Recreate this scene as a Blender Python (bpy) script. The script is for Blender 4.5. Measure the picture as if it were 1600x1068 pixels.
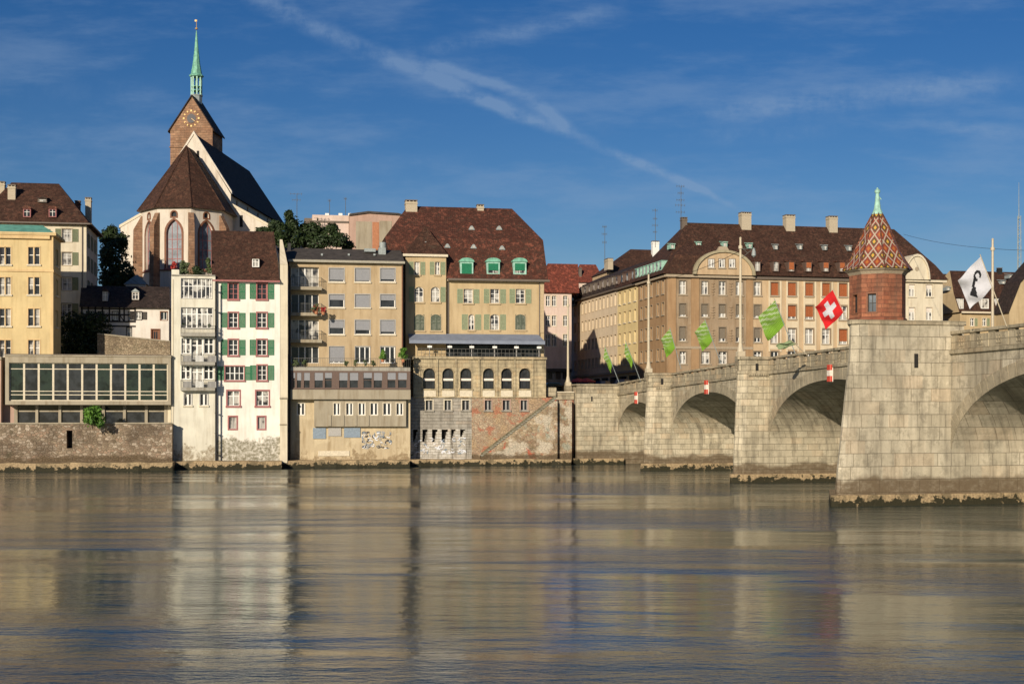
import bpy, math, random
from math import sin, cos, pi, radians, atan2, sqrt
from mathutils import Matrix, Vector
random.seed(7)
for o in list(bpy.data.objects):
    bpy.data.objects.remove(o)
sc = bpy.context.scene
COL = sc.collection

# ------------------------------------------------------------ camera
FPX, HZ, CH = 2160.0, 645.0, 6.5          # focal length in photo pixels, horizon row, camera height above the river
cam_d = bpy.data.cameras.new('camera')
cam = bpy.data.objects.new('camera', cam_d)
COL.objects.link(cam)
cam.location = (0, 0, CH)
cam.rotation_euler = (pi/2, 0, 0)
cam_d.sensor_width = 36
cam_d.lens = 36*FPX/1600
cam_d.shift_y = (HZ-534)/1600
cam_d.clip_start = 0.5
cam_d.clip_end = 6000
sc.camera = cam

# ------------------------------------------------------------ light
SUN_AZ, SUN_EL = radians(21), radians(17.5)      # behind the camera, to the left
to_sun = Vector((-sin(SUN_AZ)*cos(SUN_EL), -cos(SUN_AZ)*cos(SUN_EL), sin(SUN_EL)))
sd = bpy.data.lights.new('sun', 'SUN')
sd.energy = 5.0
sd.angle = radians(0.5)
sd.color = (1.0, 0.89, 0.73)
so = bpy.data.objects.new('sun', sd)
COL.objects.link(so)
so.rotation_euler = to_sun.to_track_quat('Z', 'Y').to_euler()
so.location = (-60, -60, 80)

sc.view_settings.view_transform = 'Standard'
sc.view_settings.look = 'None'
sc.view_settings.exposure = 0.0
sc.view_settings.gamma = 1.0
sc.cycles.max_bounces = 6
sc.cycles.sample_clamp_indirect = 6

class NT:
    """small helper to write node trees"""
    def __init__(s, tree):
        s.t = tree
        s.t.nodes.clear()
    def n(s, typ, **kw):
        nd = s.t.nodes.new(typ)
        for k, v in kw.items():
            if k == 'ins':
                for kk, vv in v.items():
                    s.put(nd.inputs[kk], vv)
            else:
                setattr(nd, k, v)
        return nd
    def put(s, sock, v):
        if isinstance(v, bpy.types.NodeSocket):
            s.t.links.new(v, sock)
        elif isinstance(v, bpy.types.Node):
            s.t.links.new(v.outputs[0], sock)
        else:
            if hasattr(sock.default_value, '__len__') and len(sock.default_value) == 4 and len(v) == 3:
                v = (*v, 1)
            sock.default_value = v
    def m(s, op, a, b=None, c=None, clamp=False):
        nd = s.t.nodes.new('ShaderNodeMath')
        nd.operation = op
        nd.use_clamp = clamp
        s.put(nd.inputs[0], a)
        if b is not None: s.put(nd.inputs[1], b)
        if c is not None: s.put(nd.inputs[2], c)
        return nd.outputs[0]
    def mix(s, f, a, b, blend='MIX'):
        nd = s.t.nodes.new('ShaderNodeMix')
        nd.data_type = 'RGBA'
        nd.blend_type = blend
        s.put(nd.inputs[0], f)
        s.put(nd.inputs[6], a)
        s.put(nd.inputs[7], b)
        return nd.outputs[2]
    def sep(s, v):
        nd = s.t.nodes.new('ShaderNodeSeparateXYZ')
        s.put(nd.inputs[0], v)
        return nd.outputs
    def comb(s, x, y, z):
        nd = s.t.nodes.new('ShaderNodeCombineXYZ')
        for i, v in enumerate((x, y, z)): s.put(nd.inputs[i], v)
        return nd.outputs[0]
    def noise(s, vec, scale, detail=4, rough=0.55):
        nd = s.n('ShaderNodeTexNoise')
        s.put(nd.inputs['Vector'], vec)
        nd.inputs['Scale'].default_value = scale
        nd.inputs['Detail'].default_value = detail
        nd.inputs['Roughness'].default_value = rough
        return nd.outputs[0]
    def rmap(s, v, a, b, c=0.0, d=1.0, smooth=True):
        nd = s.t.nodes.new('ShaderNodeMapRange')
        if smooth: nd.interpolation_type = 'SMOOTHSTEP'
        s.put(nd.inputs[0], v)
        for i, x in enumerate((a, b, c, d)): s.put(nd.inputs[i+1], x)
        return nd.outputs[0]

# ------------------------------------------------------------ sky with vapour trails
world = bpy.data.worlds.new('World')
sc.world = world
world.use_nodes = True
w = NT(world.node_tree)
sky = w.n('ShaderNodeTexSky')
sky.sky_type = 'NISHITA'
sky.sun_disc = False
sky.sun_elevation = SUN_EL
sky.sun_rotation = math.atan2(to_sun.x, to_sun.y)
sky.altitude = 300
sky.air_density = 1.0
sky.dust_density = 0.3
sky.ozone_density = 3.5
hs = w.n('ShaderNodeHueSaturation', ins={'Color': sky.outputs[0], 'Saturation': 1.31, 'Value': 0.64, 'Hue': 0.514})
tc = w.n('ShaderNodeTexCoord')
nv = w.n('ShaderNodeVectorMath', operation='NORMALIZE'); w.put(nv.inputs[0], tc.outputs['Generated'])
sx, sy, sz = w.sep(nv.outputs[0])
inv = w.m('DIVIDE', 1.0, w.m('MAXIMUM', sy, 0.05))
ax = w.m('MULTIPLY', sx, inv)
az = w.m('MULTIPLY', sz, inv)
front = w.rmap(sy, 0.1, 0.4)
wob = w.noise(w.comb(ax, az, 0.0), 9, 5, 0.6)
wob2 = w.noise(w.comb(w.m('MULTIPLY', ax, 1.0), w.m('MULTIPLY', az, 4.0), 3.0), 7, 6, 0.62)
fine = w.noise(w.comb(ax, az, 7.0), 42, 5, 0.65)
acc = 0.0
def trail(x0, y0, x1, y1, wid0, wid1, amp, fade=0.06):
    """soft streak between two directions of the sky"""
    global acc
    a0, b0, a1, b1 = (x0-800)/FPX, (HZ-y0)/FPX, (x1-800)/FPX, (HZ-y1)/FPX
    L = math.hypot(a1-a0, b1-b0); ux, uz = (a1-a0)/L, (b1-b0)/L
    t = w.m('ADD', w.m('MULTIPLY', w.m('SUBTRACT', ax, a0), ux), w.m('MULTIPLY', w.m('SUBTRACT', az, b0), uz))
    d = w.m('ADD', w.m('MULTIPLY', w.m('SUBTRACT', ax, a0), -uz), w.m('MULTIPLY', w.m('SUBTRACT', az, b0), ux))
    d = w.m('ADD', d, w.m('MULTIPLY', w.m('SUBTRACT', wob, 0.5), 0.018))
    wid = w.rmap(t, 0.0, L, wid0, wid1, smooth=False)
    r = w.m('DIVIDE', w.m('ABSOLUTE', d), wid)
    prof = w.m('SUBTRACT', 1.0, w.rmap(r, 0.0, 1.0))
    ends = w.m('MULTIPLY', w.rmap(t, -fade*0.3, fade), w.m('SUBTRACT', 1.0, w.rmap(t, L-fade, L+fade*0.3)))
    tex = w.rmap(w.m('ADD', w.m('MULTIPLY', fine, 0.6), w.m('MULTIPLY', wob2, 0.4)), 0.36, 0.64, 0.12, 1.3)
    f = w.m('MULTIPLY', w.m('MULTIPLY', prof, ends), w.m('MULTIPLY', tex, amp))
    acc = w.m('ADD', acc, f)
trail(360, -25, 640, 108, .013, .010, .75, .03)
trail(600, 92, 900, 216, .009, .006, 1.0, .04)
trail(880, 205, 1170, 335, .007, .003, .85, .05)
trail(640, 92, 840, 156, .005, .007, .8, .03)
trail(820, 146, 900, 216, .007, .006, .9, .02)
trail(600, 95, 1000, 10, .008, .012, .5, .05)
trail(1040, 185, 1640, 120, .014, .018, .62, .08)
trail(1050, 225, 1330, 195, .010, .012, .4, .05)
trail(1400, 190, 1640, 215, .008, .008, .45, .05)
trail(440, 275, 770, 250, .012, .012, .25, .06)
trail(-20, 135, 300, 150, .014, .020, .16, .06)
trail(-40, 180, 420, 300, .030, .030, .13, .08)
veil = w.m('MULTIPLY', w.rmap(wob2, 0.42, 0.72), 0.6)
acc = w.m('MULTIPLY', w.m('ADD', acc, veil), front, clamp=True)
skyc = w.mix(w.m('MULTIPLY', acc, 0.46), hs.outputs[0], (2.6, 3.7, 5.4))
bg = w.n('ShaderNodeBackground', ins={'Color': skyc, 'Strength': 0.10})
wo = w.n('ShaderNodeOutputWorld', ins={'Surface': bg.outputs[0]})

# ------------------------------------------------------------ materials
MATS = {}
def new_mat(name):
    m = bpy.data.materials.new(name)
    m.use_nodes = True
    MATS[name] = m
    return m, NT(m.node_tree)
def finish(t, col, rough=0.85, bump=None, bstr=0.3, bdist=0.05, metallic=0.0, spec=0.3, normal=None):
    p = t.n('ShaderNodeBsdfPrincipled', ins={'Base Color': col, 'Roughness': rough, 'Metallic': metallic, 'Specular IOR Level': spec})
    if bump is not None:
        b = t.n('ShaderNodeBump', ins={'Strength': bstr, 'Distance': bdist, 'Height': bump})
        t.put(p.inputs['Normal'], b.outputs[0])
    t.n('ShaderNodeOutputMaterial', ins={'Surface': p.outputs[0]})
    return p
def ocoord(t):
    c = t.n('ShaderNodeTexCoord')
    ri = t.n('ShaderNodeObjectInfo')
    v = t.n('ShaderNodeVectorMath', operation='ADD')
    t.put(v.inputs[0], c.outputs['Object'])
    t.put(v.inputs[1], t.comb(t.m('MULTIPLY', ri.outputs['Random'], 37.0), 0.0, 0.0))
    return c.outputs['Object'], v.outputs[0]
def dirt_streaks(t, vec, amount):
    x, y, z = t.sep(vec)
    n = t.noise(t.comb(t.m('ADD', x, y), 0.0, t.m('MULTIPLY', z, 0.12)), 1.6, 4, 0.6)
    return t.m('MULTIPLY', t.rmap(n, 0.43, 0.74), amount)
def plain(name, col, rough=0.7, var=0.12, scale=6.0, metallic=0.0, spec=0.35):
    m, t = new_mat(name)
    o, v = ocoord(t)
    n = t.noise(v, scale, 4)
    c = t.mix(t.rmap(n, 0.3, 0.7), tuple(x*(1-var) for x in col), tuple(min(1, x*(1+var)) for x in col))
    finish(t, c, rough, n, 0.15, 0.02, metallic, spec)
    return m
def plaster(name, col, dirt=(0.30, 0.25, 0.19), amount=0.45, rough=0.9, base_h=0.0, base_col=(0.2, 0.17, 0.12), patch=0.0, patch_col=(0.5, 0.45, 0.4)):
    m, t = new_mat(name)
    o, v = ocoord(t)
    big = t.noise(v, 0.35, 5, 0.6)
    mid = t.noise(v, 2.2, 5, 0.65)
    c = t.mix(t.rmap(big, 0.3, 0.7), tuple(x*0.90 for x in col), tuple(min(1, x*1.06) for x in col))
    c = t.mix(t.m('MULTIPLY', t.rmap(mid, 0.45, 0.75), 0.22), c, tuple(x*0.74 for x in col))
    c = t.mix(dirt_streaks(t, v, amount), c, tuple(a*b*1.6 for a, b in zip(col, dirt)))
    if patch:
        pn = t.noise(v, 0.5, 6, 0.7)
        c = t.mix(t.m('MULTIPLY', t.rmap(pn, 0.54, 0.6), patch), c, patch_col)
    if base_h:
        g = t.n('ShaderNodeNewGeometry')
        z = t.sep(g.outputs['Position'])[2]
        wv = t.noise(v, 0.28, 6, 0.72)
        lim = t.m('ADD', z, t.m('MULTIPLY', t.m('SUBTRACT', wv, 0.5), 9.0))
        f = t.m('SUBTRACT', 1.0, t.rmap(lim, base_h*0.86, base_h*1.14))
        f2 = t.m('MULTIPLY', f, t.rmap(t.noise(v, 2.6, 5, 0.7), 0.3, 0.62, 0.15, 0.95))
        c = t.mix(f2, c, base_col)
    finish(t, c, rough, t.noise(v, 9, 6, 0.7), 0.25, 0.03, spec=0.2)
    return m
def ashlar(name, c1, c2, mortar, bw, bh, ms=0.03, waterline=False, dirt=0.6, bump=1.0, sq=1.0, extra=None, rough=0.85):
    """dressed stone in courses"""
    m, t = new_mat(name)
    o = t.n('ShaderNodeTexCoord').outputs['Object']
    x, y, z = t.sep(o)
    bent = t.noise(o, 1.4, 3)
    hx = t.m('ADD', t.m('ADD', x, y), t.m('MULTIPLY', t.m('SUBTRACT', bent, 0.5), 0.05))
    hz = t.m('ADD', z, t.m('MULTIPLY', t.m('SUBTRACT', bent, 0.5), 0.05))
    br = t.n('ShaderNodeTexBrick', ins={'Vector': t.comb(hx, hz, 0.0), 'Color1': c1, 'Color2': c2, 'Mortar': mortar,
             'Scale': 1.0, 'Mortar Size': ms, 'Mortar Smooth': 0.3, 'Bias': 0.0, 'Brick Width': bw, 'Row Height': bh})
    br.offset = 0.43; br.squash = sq; br.squash_frequency = 3
    # every block its own shade
    cell = t.n('ShaderNodeTexWhiteNoise', noise_dimensions='2D')
    row = t.m('FLOOR', t.m('DIVIDE', hz, bh))
    t.put(cell.inputs['Vector'], t.comb(t.m('FLOOR', t.m('DIVIDE', t.m('ADD', hx, t.m('MULTIPLY', row, bw*0.43)), bw)), row, 0.0))
    c = t.mix(t.m('MULTIPLY', cell.outputs['Value'], 0.34), br.outputs[0], tuple(a*0.55 for a in c2))
    c = t.mix(t.m('MULTIPLY', t.rmap(t.noise(o, 1.1, 6, 0.75), 0.48, 0.62), 0.6), c, tuple(a*0.48 for a in c2))
    c = t.mix(t.m('MULTIPLY', t.rmap(t.noise(o, 1.7, 5, 0.7), 0.58, 0.7), 0.4), c, tuple(min(1, a*1.25) for a in c1))
    cell2 = t.n('ShaderNodeTexWhiteNoise', noise_dimensions='3D')
    t.put(cell2.inputs['Vector'], t.comb(t.m('FLOOR', t.m('DIVIDE', t.m('ADD', hx, t.m('MULTIPLY', row, bw*0.43)), bw)), row, 5.0))
    c = t.mix(t.m('MULTIPLY', t.rmap(cell2.outputs['Value'], 0.7, 1.0), 0.35), c, (c1[0]*0.95, c1[1]*0.78, c1[2]*0.66))
    big = t.noise(o, 0.22, 5, 0.6)
    c = t.mix(t.m('MULTIPLY', t.rmap(big, 0.42, 0.66), 0.5), c, tuple(a*0.52 for a in c2))
    sm = t.noise(o, 3.5, 6, 0.7)
    c = t.mix(t.m('MULTIPLY', t.rmap(sm, 0.45, 0.8), 0.5), c, tuple(a*0.55 for a in c1))
    if dirt:
        c = t.mix(dirt_streaks(t, o, dirt), c, (0.10, 0.085, 0.06))
    if extra: c = extra(t, o, c)
    if waterline: c = water_marks(t, o, c, waterline)
    h = t.m('ADD', t.m('MULTIPLY', br.outputs['Fac'], -0.7), t.m('MULTIPLY', sm, 0.5))
    finish(t, c, rough, h, bump, 0.06, spec=0.2)
    return m
def water_marks(t, o, c, top=2.0):
    g = t.n('ShaderNodeNewGeometry')
    z = t.sep(g.outputs['Position'])[2]
    x, y, zz = t.sep(o)
    wv = t.noise(t.comb(t.m('ADD', x, y), 0.0, t.m('MULTIPLY', z, 1.0)), 0.35, 4, 0.6)
    w2 = t.noise(t.comb(t.m('ADD', x, y), 3.0, t.m('MULTIPLY', z, 1.5)), 2.2, 5, 0.7)
    zj = t.m('ADD', t.m('ADD', z, t.m('MULTIPLY', t.m('SUBTRACT', wv, 0.5), 1.5)), t.m('MULTIPLY', t.m('SUBTRACT', w2, 0.5), 0.5))
    f = t.m('MULTIPLY', t.m('SUBTRACT', 1.0, t.rmap(zj, top*0.78, top)), t.rmap(w2, 0.2, 0.6, 0.6, 0.95))
    c = t.mix(f, c, (0.12, 0.085, 0.05))
    return c
def rubble(name, cols, scale=2.6, mortar=(0.30, 0.25, 0.18), waterline=0.0, bump=0.8, patches=None, flat=1.4):
    m, t = new_mat(name)
    o = t.n('ShaderNodeTexCoord').outputs['Object']
    x, y, z = t.sep(o)
    vv = t.comb(t.m('ADD', x, y), 0.0, t.m('MULTIPLY', z, flat))
    vv2 = t.n('ShaderNodeVectorMath', operation='ADD')
    nn = t.n('ShaderNodeTexNoise'); t.put(nn.inputs['Vector'], vv); nn.inputs['Scale'].default_value = 2.0
    sc_ = t.n('ShaderNodeVectorMath', operation='SCALE'); t.put(sc_.inputs[0], nn.outputs[1]); sc_.inputs['Scale'].default_value = 0.35
    t.put(vv2.inputs[0], vv); t.put(vv2.inputs[1], sc_.outputs[0])
    vo = t.n('ShaderNodeTexVoronoi', ins={'Vector': vv2.outputs[0], 'Scale': scale})
    ve = t.n('ShaderNodeTexVoronoi', feature='DISTANCE_TO_EDGE', ins={'Vector': vv2.outputs[0], 'Scale': scale})
    rnd = t.sep(vo.outputs['Color'])[0]
    cr = t.n('ShaderNodeValToRGB'); t.put(cr.inputs[0], rnd)
    el = cr.color_ramp.elements
    while len(el) < len(cols): el.new(0.5)
    for i, cc in enumerate(cols):
        el[i].position = i/(len(cols)-1); el[i].color = (*cc, 1)
    sm = t.noise(o, 5, 6, 0.7)
    c = t.mix(t.m('MULTIPLY', t.rmap(sm, 0.4, 0.75), 0.5), cr.outputs[0], tuple(a*0.4 for a in cols[0]))
    edge = t.rmap(ve.outputs['Distance'], 0.02, 0.10)
    c = t.mix(edge, mortar, c)
    big = t.noise(o, 0.3, 5, 0.65)
    c = t.mix(t.m('MULTIPLY', t.rmap(big, 0.42, 0.62), 0.65), c, tuple(a*0.55 for a in cols[0]))
    c = t.mix(t.m('MULTIPLY', t.rmap(t.noise(o, 0.45, 4, 0.6), 0.55, 0.75), 0.5), c, (0.045, 0.05, 0.02))
    if patches: c = patches(t, o, c)
    if waterline: c = water_marks(t, o, c, waterline)
    finish(t, c, 0.9, t.m('ADD', edge, t.m('MULTIPLY', sm, 0.5)), bump, 0.08, spec=0.15)
    return m
def tiles(name, c1, c2, c3, big_amt=0.5):
    m, t = new_mat(name)
    o = t.n('ShaderNodeTexCoord').outputs['Object']
    x, y, z = t.sep(o)
    h = t.m('ADD', x, t.m('MULTIPLY', y, 0.6))
    br = t.n('ShaderNodeTexBrick', ins={'Vector': t.comb(h, t.m('ADD', z, t.m('MULTIPLY', y, 0.25)), 0.0), 'Color1': c1, 'Color2': c2, 'Mortar': tuple(a*0.35 for a in c1),
             'Scale': 1.0, 'Mortar Size': 0.018, 'Mortar Smooth': 0.4, 'Bias': 0.1, 'Brick Width': 0.26, 'Row Height': 0.2})
    n1 = t.noise(o, 4.5, 5, 0.75)
    c = t.mix(t.m('MULTIPLY', t.rmap(n1, 0.42, 0.62), 0.85), br.outputs[0], c3)
    n0 = t.noise(o, 1.7, 4, 0.8)
    c = t.mix(t.m('MULTIPLY', t.rmap(n0, 0.5, 0.60), 0.7), c, tuple(a*1.9 for a in c1))
    c = t.mix(t.m('MULTIPLY', t.rmap(t.noise(o, 2.3, 4, 0.85), 0.48, 0.57), 0.7), c, tuple(a*0.33 for a in c1))
    n2 = t.noise(o, 0.45, 5, 0.65)
    c = t.mix(t.m('MULTIPLY', t.rmap(n2, 0.4, 0.65), big_amt), c, tuple(a*0.45 for a in c1))
    n3 = t.noise(o, 1.3, 6, 0.75)
    c = t.mix(t.m('MULTIPLY', t.rmap(n3, 0.55, 0.72), 0.4), c, (0.055, 0.06, 0.04))
    finish(t, c, 0.8, t.m('ADD', t.m('MULTIPLY', br.outputs['Fac'], -1.0), n1), 0.7, 0.05, spec=0.25)
    return m

plaster('plaster_yellow', (0.63, 0.485, 0.25), amount=0.4)
plaster('plaster_yellow_trim', (0.66, 0.47, 0.24), amount=0.3)
plaster('plaster_cream', (0.66, 0.58, 0.43), amount=0.35)
plaster('plaster_olive', (0.36, 0.31, 0.2), amount=0.35)
plaster('plaster_white', (0.80, 0.75, 0.655), amount=0.30, base_h=3.1, base_col=(0.17, 0.15, 0.09))
plaster('plaster_pale_green', (0.68, 0.64, 0.52), amount=0.45, base_h=2.0, base_col=(0.25, 0.2, 0.13), patch=0.2, patch_col=(0.74, 0.66, 0.5))
plaster('plaster_church', (0.66, 0.585, 0.485), amount=0.45)
plaster('plaster_house', (0.72, 0.66, 0.58), amount=0.3)
plaster('plaster_beige', (0.47, 0.355, 0.215), amount=0.45)
plaster('plaster_sand', (0.50, 0.38, 0.22), amount=0.35)
plaster('plaster_tan', (0.52, 0.38, 0.23), amount=0.4)
plaster('plaster_brown', (0.345, 0.255, 0.165), amount=0.6, patch=0.45, patch_col=(0.27, 0.18, 0.10))
plaster('plaster_brown_orange', (0.37, 0.235, 0.125), amount=0.4)
plaster('plaster_pale_panel', (0.66, 0.55, 0.38), amount=0.3)
plaster('plaster_pink', (0.64, 0.50, 0.42), amount=0.3)
plaster('plaster_street', (0.66, 0.53, 0.37), amount=0.3)
plaster('plaster_street_yellow', (0.72, 0.56, 0.28), amount=0.2)
plaster('plaster_rose', (0.46, 0.31, 0.24), amount=0.3)
plaster('concrete_warm', (0.36, 0.31, 0.225), amount=0.6)
plaster('concrete_grey', (0.34, 0.32, 0.27), amount=0.7)
plaster('concrete_low', (0.52, 0.42, 0.27), amount=0.6, base_h=1.2, base_col=(0.25, 0.18, 0.1), patch=0.4, patch_col=(0.62, 0.52, 0.34))
plaster('ledge_stone', (0.50, 0.36, 0.19), amount=0.8, patch=0.6, patch_col=(0.27, 0.19, 0.10))
def algae(name):
    m, t = new_mat(name)
    o, v = ocoord(t)
    x, y, z = t.sep(o)
    n = t.noise(v, 1.7, 6, 0.7); n2 = t.noise(v, 6, 5, 0.7)
    g = t.n('ShaderNodeNewGeometry')
    zz = t.m('ADD', t.sep(g.outputs['Position'])[2], t.m('MULTIPLY', t.m('SUBTRACT', n, 0.5), 2.4))
    c = t.mix(t.rmap(n2, 0.35, 0.65), (0.44, 0.32, 0.18), (0.26, 0.185, 0.10))
    c = t.mix(t.m('MULTIPLY', t.rmap(t.noise(v, 0.7, 5, 0.7), 0.48, 0.62), 0.75), c, (0.13, 0.10, 0.055))
    c = t.mix(t.m('SUBTRACT', 1.0, t.rmap(zz, 0.38, 0.5)), c, (0.028, 0.024, 0.010))
    finish(t, c, 0.75, t.m('ADD', n2, n), 0.8, 0.12, spec=0.3)
algae('river_ledge')
def quay_patches(t, o, c):
    # a greyer rendered zone left, red brick and faded paint right
    x, y, z = t.sep(o)
    n = t.noise(o, 0.30, 4, 0.6)
    n2 = t.noise(t.comb(x, y, t.m('MULTIPLY', z, 1.4)), 0.33, 4, 0.6)
    n3 = t.noise(o, 1.1, 5, 0.7)
    c = t.mix(t.m('MULTIPLY', t.rmap(n, 0.48, 0.62), 0.6), c, (0.52, 0.37, 0.21))
    c = t.mix(t.m('MULTIPLY', t.rmap(n2, 0.56, 0.62), 0.7), c, (0.42, 0.14, 0.08))
    c = t.mix(t.m('MULTIPLY', t.rmap(n3, 0.6, 0.7), 0.6), c, (0.62, 0.52, 0.38))
    return c
def stair_patches(t, o, c):
    x, y, z = t.sep(o)
    n = t.noise(o, 0.36, 4, 0.6); n2 = t.noise(t.comb(x, 5.0, z), 0.30, 4, 0.6); n3 = t.noise(t.comb(x, 9.0, z), 0.5, 5, 0.65)
    c = t.mix(t.m('MULTIPLY', t.rmap(n, 0.50, 0.6), 0.8), c, (0.56, 0.49, 0.38))
    c = t.mix(t.m('MULTIPLY', t.rmap(n2, 0.55, 0.60), 0.85), c, (0.46, 0.10, 0.055))
    c = t.mix(t.m('MULTIPLY', t.rmap(n3, 0.56, 0.64), 0.7), c, (0.33, 0.34, 0.27))
    return c
ashlar('bridge_stone', (0.61, 0.53, 0.38), (0.50, 0.43, 0.30), (0.22, 0.18, 0.12), 1.15, 0.6, 0.016, waterline=1.9)
ashlar('bridge_stone_big', (0.60, 0.525, 0.39), (0.50, 0.435, 0.315), (0.20, 0.165, 0.11), 1.55, 0.915, 0.018, waterline=2.1, sq=0.7)
ashlar('bridge_pale', (0.52, 0.44, 0.30), (0.40, 0.34, 0.235), (0.24, 0.20, 0.13), 1.2, 0.5, 0.02, dirt=0.6)
ashlar('voussoir_stone', (0.46, 0.39, 0.27), (0.38, 0.325, 0.225), (0.3, 0.27, 0.2), 3.0, 2.0, 0.0, dirt=0.4)
ashlar('red_sandstone', (0.42, 0.17, 0.09), (0.27, 0.095, 0.055), (0.22, 0.12, 0.08), 0.7, 0.3, 0.014, dirt=0.4)
ashlar('tower_stone', (0.46, 0.28, 0.17), (0.28, 0.15, 0.09), (0.34, 0.25, 0.17), 0.95, 0.42, 0.02, dirt=0.3)
ashlar('arcade_stone', (0.60, 0.49, 0.30), (0.53, 0.43, 0.27), (0.42, 0.34, 0.22), 1.1, 0.5, 0.012, dirt=0.6)
ashlar('grey_ashlar', (0.44, 0.40, 0.33), (0.37, 0.335, 0.28), (0.26, 0.22, 0.16), 1.1, 0.4, 0.014, dirt=0.4)
ashlar('white_scrawled', (0.72, 0.69, 0.62), (0.62, 0.56, 0.46), (0.35, 0.3, 0.22), 0.8, 0.32, 0.02, dirt=0.9)
rubble('quay_brick', [(0.36, 0.23, 0.15), (0.46, 0.32, 0.21), (0.54, 0.42, 0.28), (0.38, 0.25, 0.16)], 3.0, (0.42, 0.34, 0.24), 1.6, patches=quay_patches)
rubble('stair_rubble', [(0.30, 0.20, 0.12), (0.48, 0.36, 0.22), (0.56, 0.44, 0.30), (0.40, 0.20, 0.12)], 2.6, (0.46, 0.38, 0.26), 1.6, patches=stair_patches)
rubble('red_rubble', [(0.30, 0.10, 0.06), (0.40, 0.18, 0.11), (0.50, 0.32, 0.22), (0.33, 0.12, 0.07)], 2.8, (0.42, 0.32, 0.24), 1.4, flat=1.9)
rubble('river_rubble', [(0.17, 0.125, 0.085), (0.34, 0.26, 0.18), (0.52, 0.43, 0.33), (0.24, 0.175, 0.12), (0.38, 0.26, 0.18)], 2.4, (0.27, 0.21, 0.14), 1.7)
rubble('garden_rubble', [(0.24, 0.18, 0.12), (0.38, 0.29, 0.19), (0.46, 0.37, 0.25)], 3.2, (0.30, 0.24, 0.16))
tiles('tiles_brown', (0.082, 0.036, 0.022), (0.06, 0.028, 0.018), (0.10, 0.055, 0.034))
tiles('tiles_red', (0.20, 0.075, 0.045), (0.15, 0.055, 0.035), (0.10, 0.06, 0.045))
tiles('tiles_mixed', (0.15, 0.05, 0.03), (0.085, 0.035, 0.022), (0.05, 0.035, 0.024), 0.5)
tiles('tiles_dark', (0.05, 0.032, 0.026), (0.038, 0.026, 0.022), (0.065, 0.048, 0.038), 0.3)
tiles('tiles_brick_red', (0.27, 0.07, 0.04), (0.2, 0.05, 0.03), (0.15, 0.05, 0.035), 0.3)
plain('roof_felt', (0.062, 0.052, 0.044), 0.85, 0.25, 1.5)
plain('gutter', (0.14, 0.11, 0.085), 0.6)
plain('gutter_pale', (0.34, 0.31, 0.24), 0.6)
plain('copper', (0.16, 0.38, 0.27), 0.6, 0.25, 2.5)
plain('copper_pale', (0.30, 0.50, 0.40), 0.6, 0.2, 3)
plain('copper_roof', (0.13, 0.33, 0.25), 0.6, 0.2, 1.2)
plain('white_paint', (0.80, 0.78, 0.72), 0.5, 0.05)
plain('grey_paint', (0.38, 0.36, 0.33), 0.5, 0.08)
plain('stone_trim', (0.36, 0.29, 0.20), 0.8)
plain('dark_stone', (0.24, 0.185, 0.125), 0.8)
plain('stone_trim_pale', (0.62, 0.54, 0.40), 0.8)
plain('sand_trim', (0.46, 0.35, 0.21), 0.8)
plain('pink_trim', (0.34, 0.13, 0.12), 0.7, 0.15)
plain('green_shutter', (0.030, 0.17, 0.075), 0.5, 0.15)
plain('green_awning', (0.012, 0.155, 0.075), 0.8, 0.15)
plain('olive_shutter', (0.155, 0.185, 0.105), 0.6, 0.15)
plain('sage_shutter', (0.26, 0.31, 0.19), 0.6, 0.15)
plain('dark_shutter', (0.12, 0.14, 0.10), 0.6, 0.15)
plain('orange_blind', (0.34, 0.10, 0.032), 0.7, 0.12)
plain('grey_blind', (0.27, 0.27, 0.28), 0.6, 0.06)
plain('tan_blind', (0.20, 0.165, 0.12), 0.6, 0.1)
plain('brown_panel', (0.13, 0.085, 0.065), 0.6)
plain('dark_metal', (0.035, 0.033, 0.03), 0.5, 0.15, 6, 0.3)
plain('iron_rail', (0.11, 0.105, 0.09), 0.5, 0.15)
plain('lead', (0.28, 0.31, 0.30), 0.5, 0.15)
plain('awning_blue', (0.21, 0.235, 0.29), 0.8, 0.08, 1.2)
plain('oak_black', (0.03, 0.025, 0.022), 0.8)
plain('wood_brown', (0.20, 0.085, 0.045), 0.7)
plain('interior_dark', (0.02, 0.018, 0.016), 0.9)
plain('mast_cream', (0.52, 0.44, 0.31), 0.5, 0.08)
plain('gold', (0.50, 0.33, 0.12), 0.5, 0.08, 6, 0.2)
plain('clock_dark', (0.08, 0.075, 0.08), 0.6)
plain('sign_red', (0.55, 0.055, 0.03), 0.55, 0.15)
plain('sign_white', (0.78, 0.68, 0.58), 0.55, 0.1)
plain('chimney_render', (0.44, 0.37, 0.265), 0.85)
plain('terracotta', (0.42, 0.18, 0.09), 0.8)
plain('stair_dark', (0.15, 0.13, 0.08), 0.9, 0.35, 2.5)
plain('asphalt', (0.05, 0.05, 0.05), 0.9)
plain('car_blue', (0.05, 0.16, 0.22), 0.3, 0.03, 1, 0.2, 0.6)
plain('car_dark', (0.02, 0.022, 0.03), 0.3, 0.03, 1, 0.2, 0.6)
plain('rubber', (0.02, 0.02, 0.02), 0.8)
plain('parasol_red', (0.36, 0.05, 0.06), 0.8)
plain('graffiti_black', (0.05, 0.05, 0.06), 0.6)
plain('graffiti_white', (0.72, 0.73, 0.76), 0.6)
plain('graffiti_blue', (0.22, 0.27, 0.32), 0.7)
plain('bark', (0.08, 0.06, 0.04), 0.9)
plain('flower_red', (0.42, 0.05, 0.04), 0.8)
plain('flag_faded', (0.26, 0.33, 0.17), 0.8)
plain('flag_red', (0.66, 0.018, 0.02), 0.75, 0.06)
plain('flag_white', (0.66, 0.65, 0.68), 0.75, 0.04)
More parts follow.
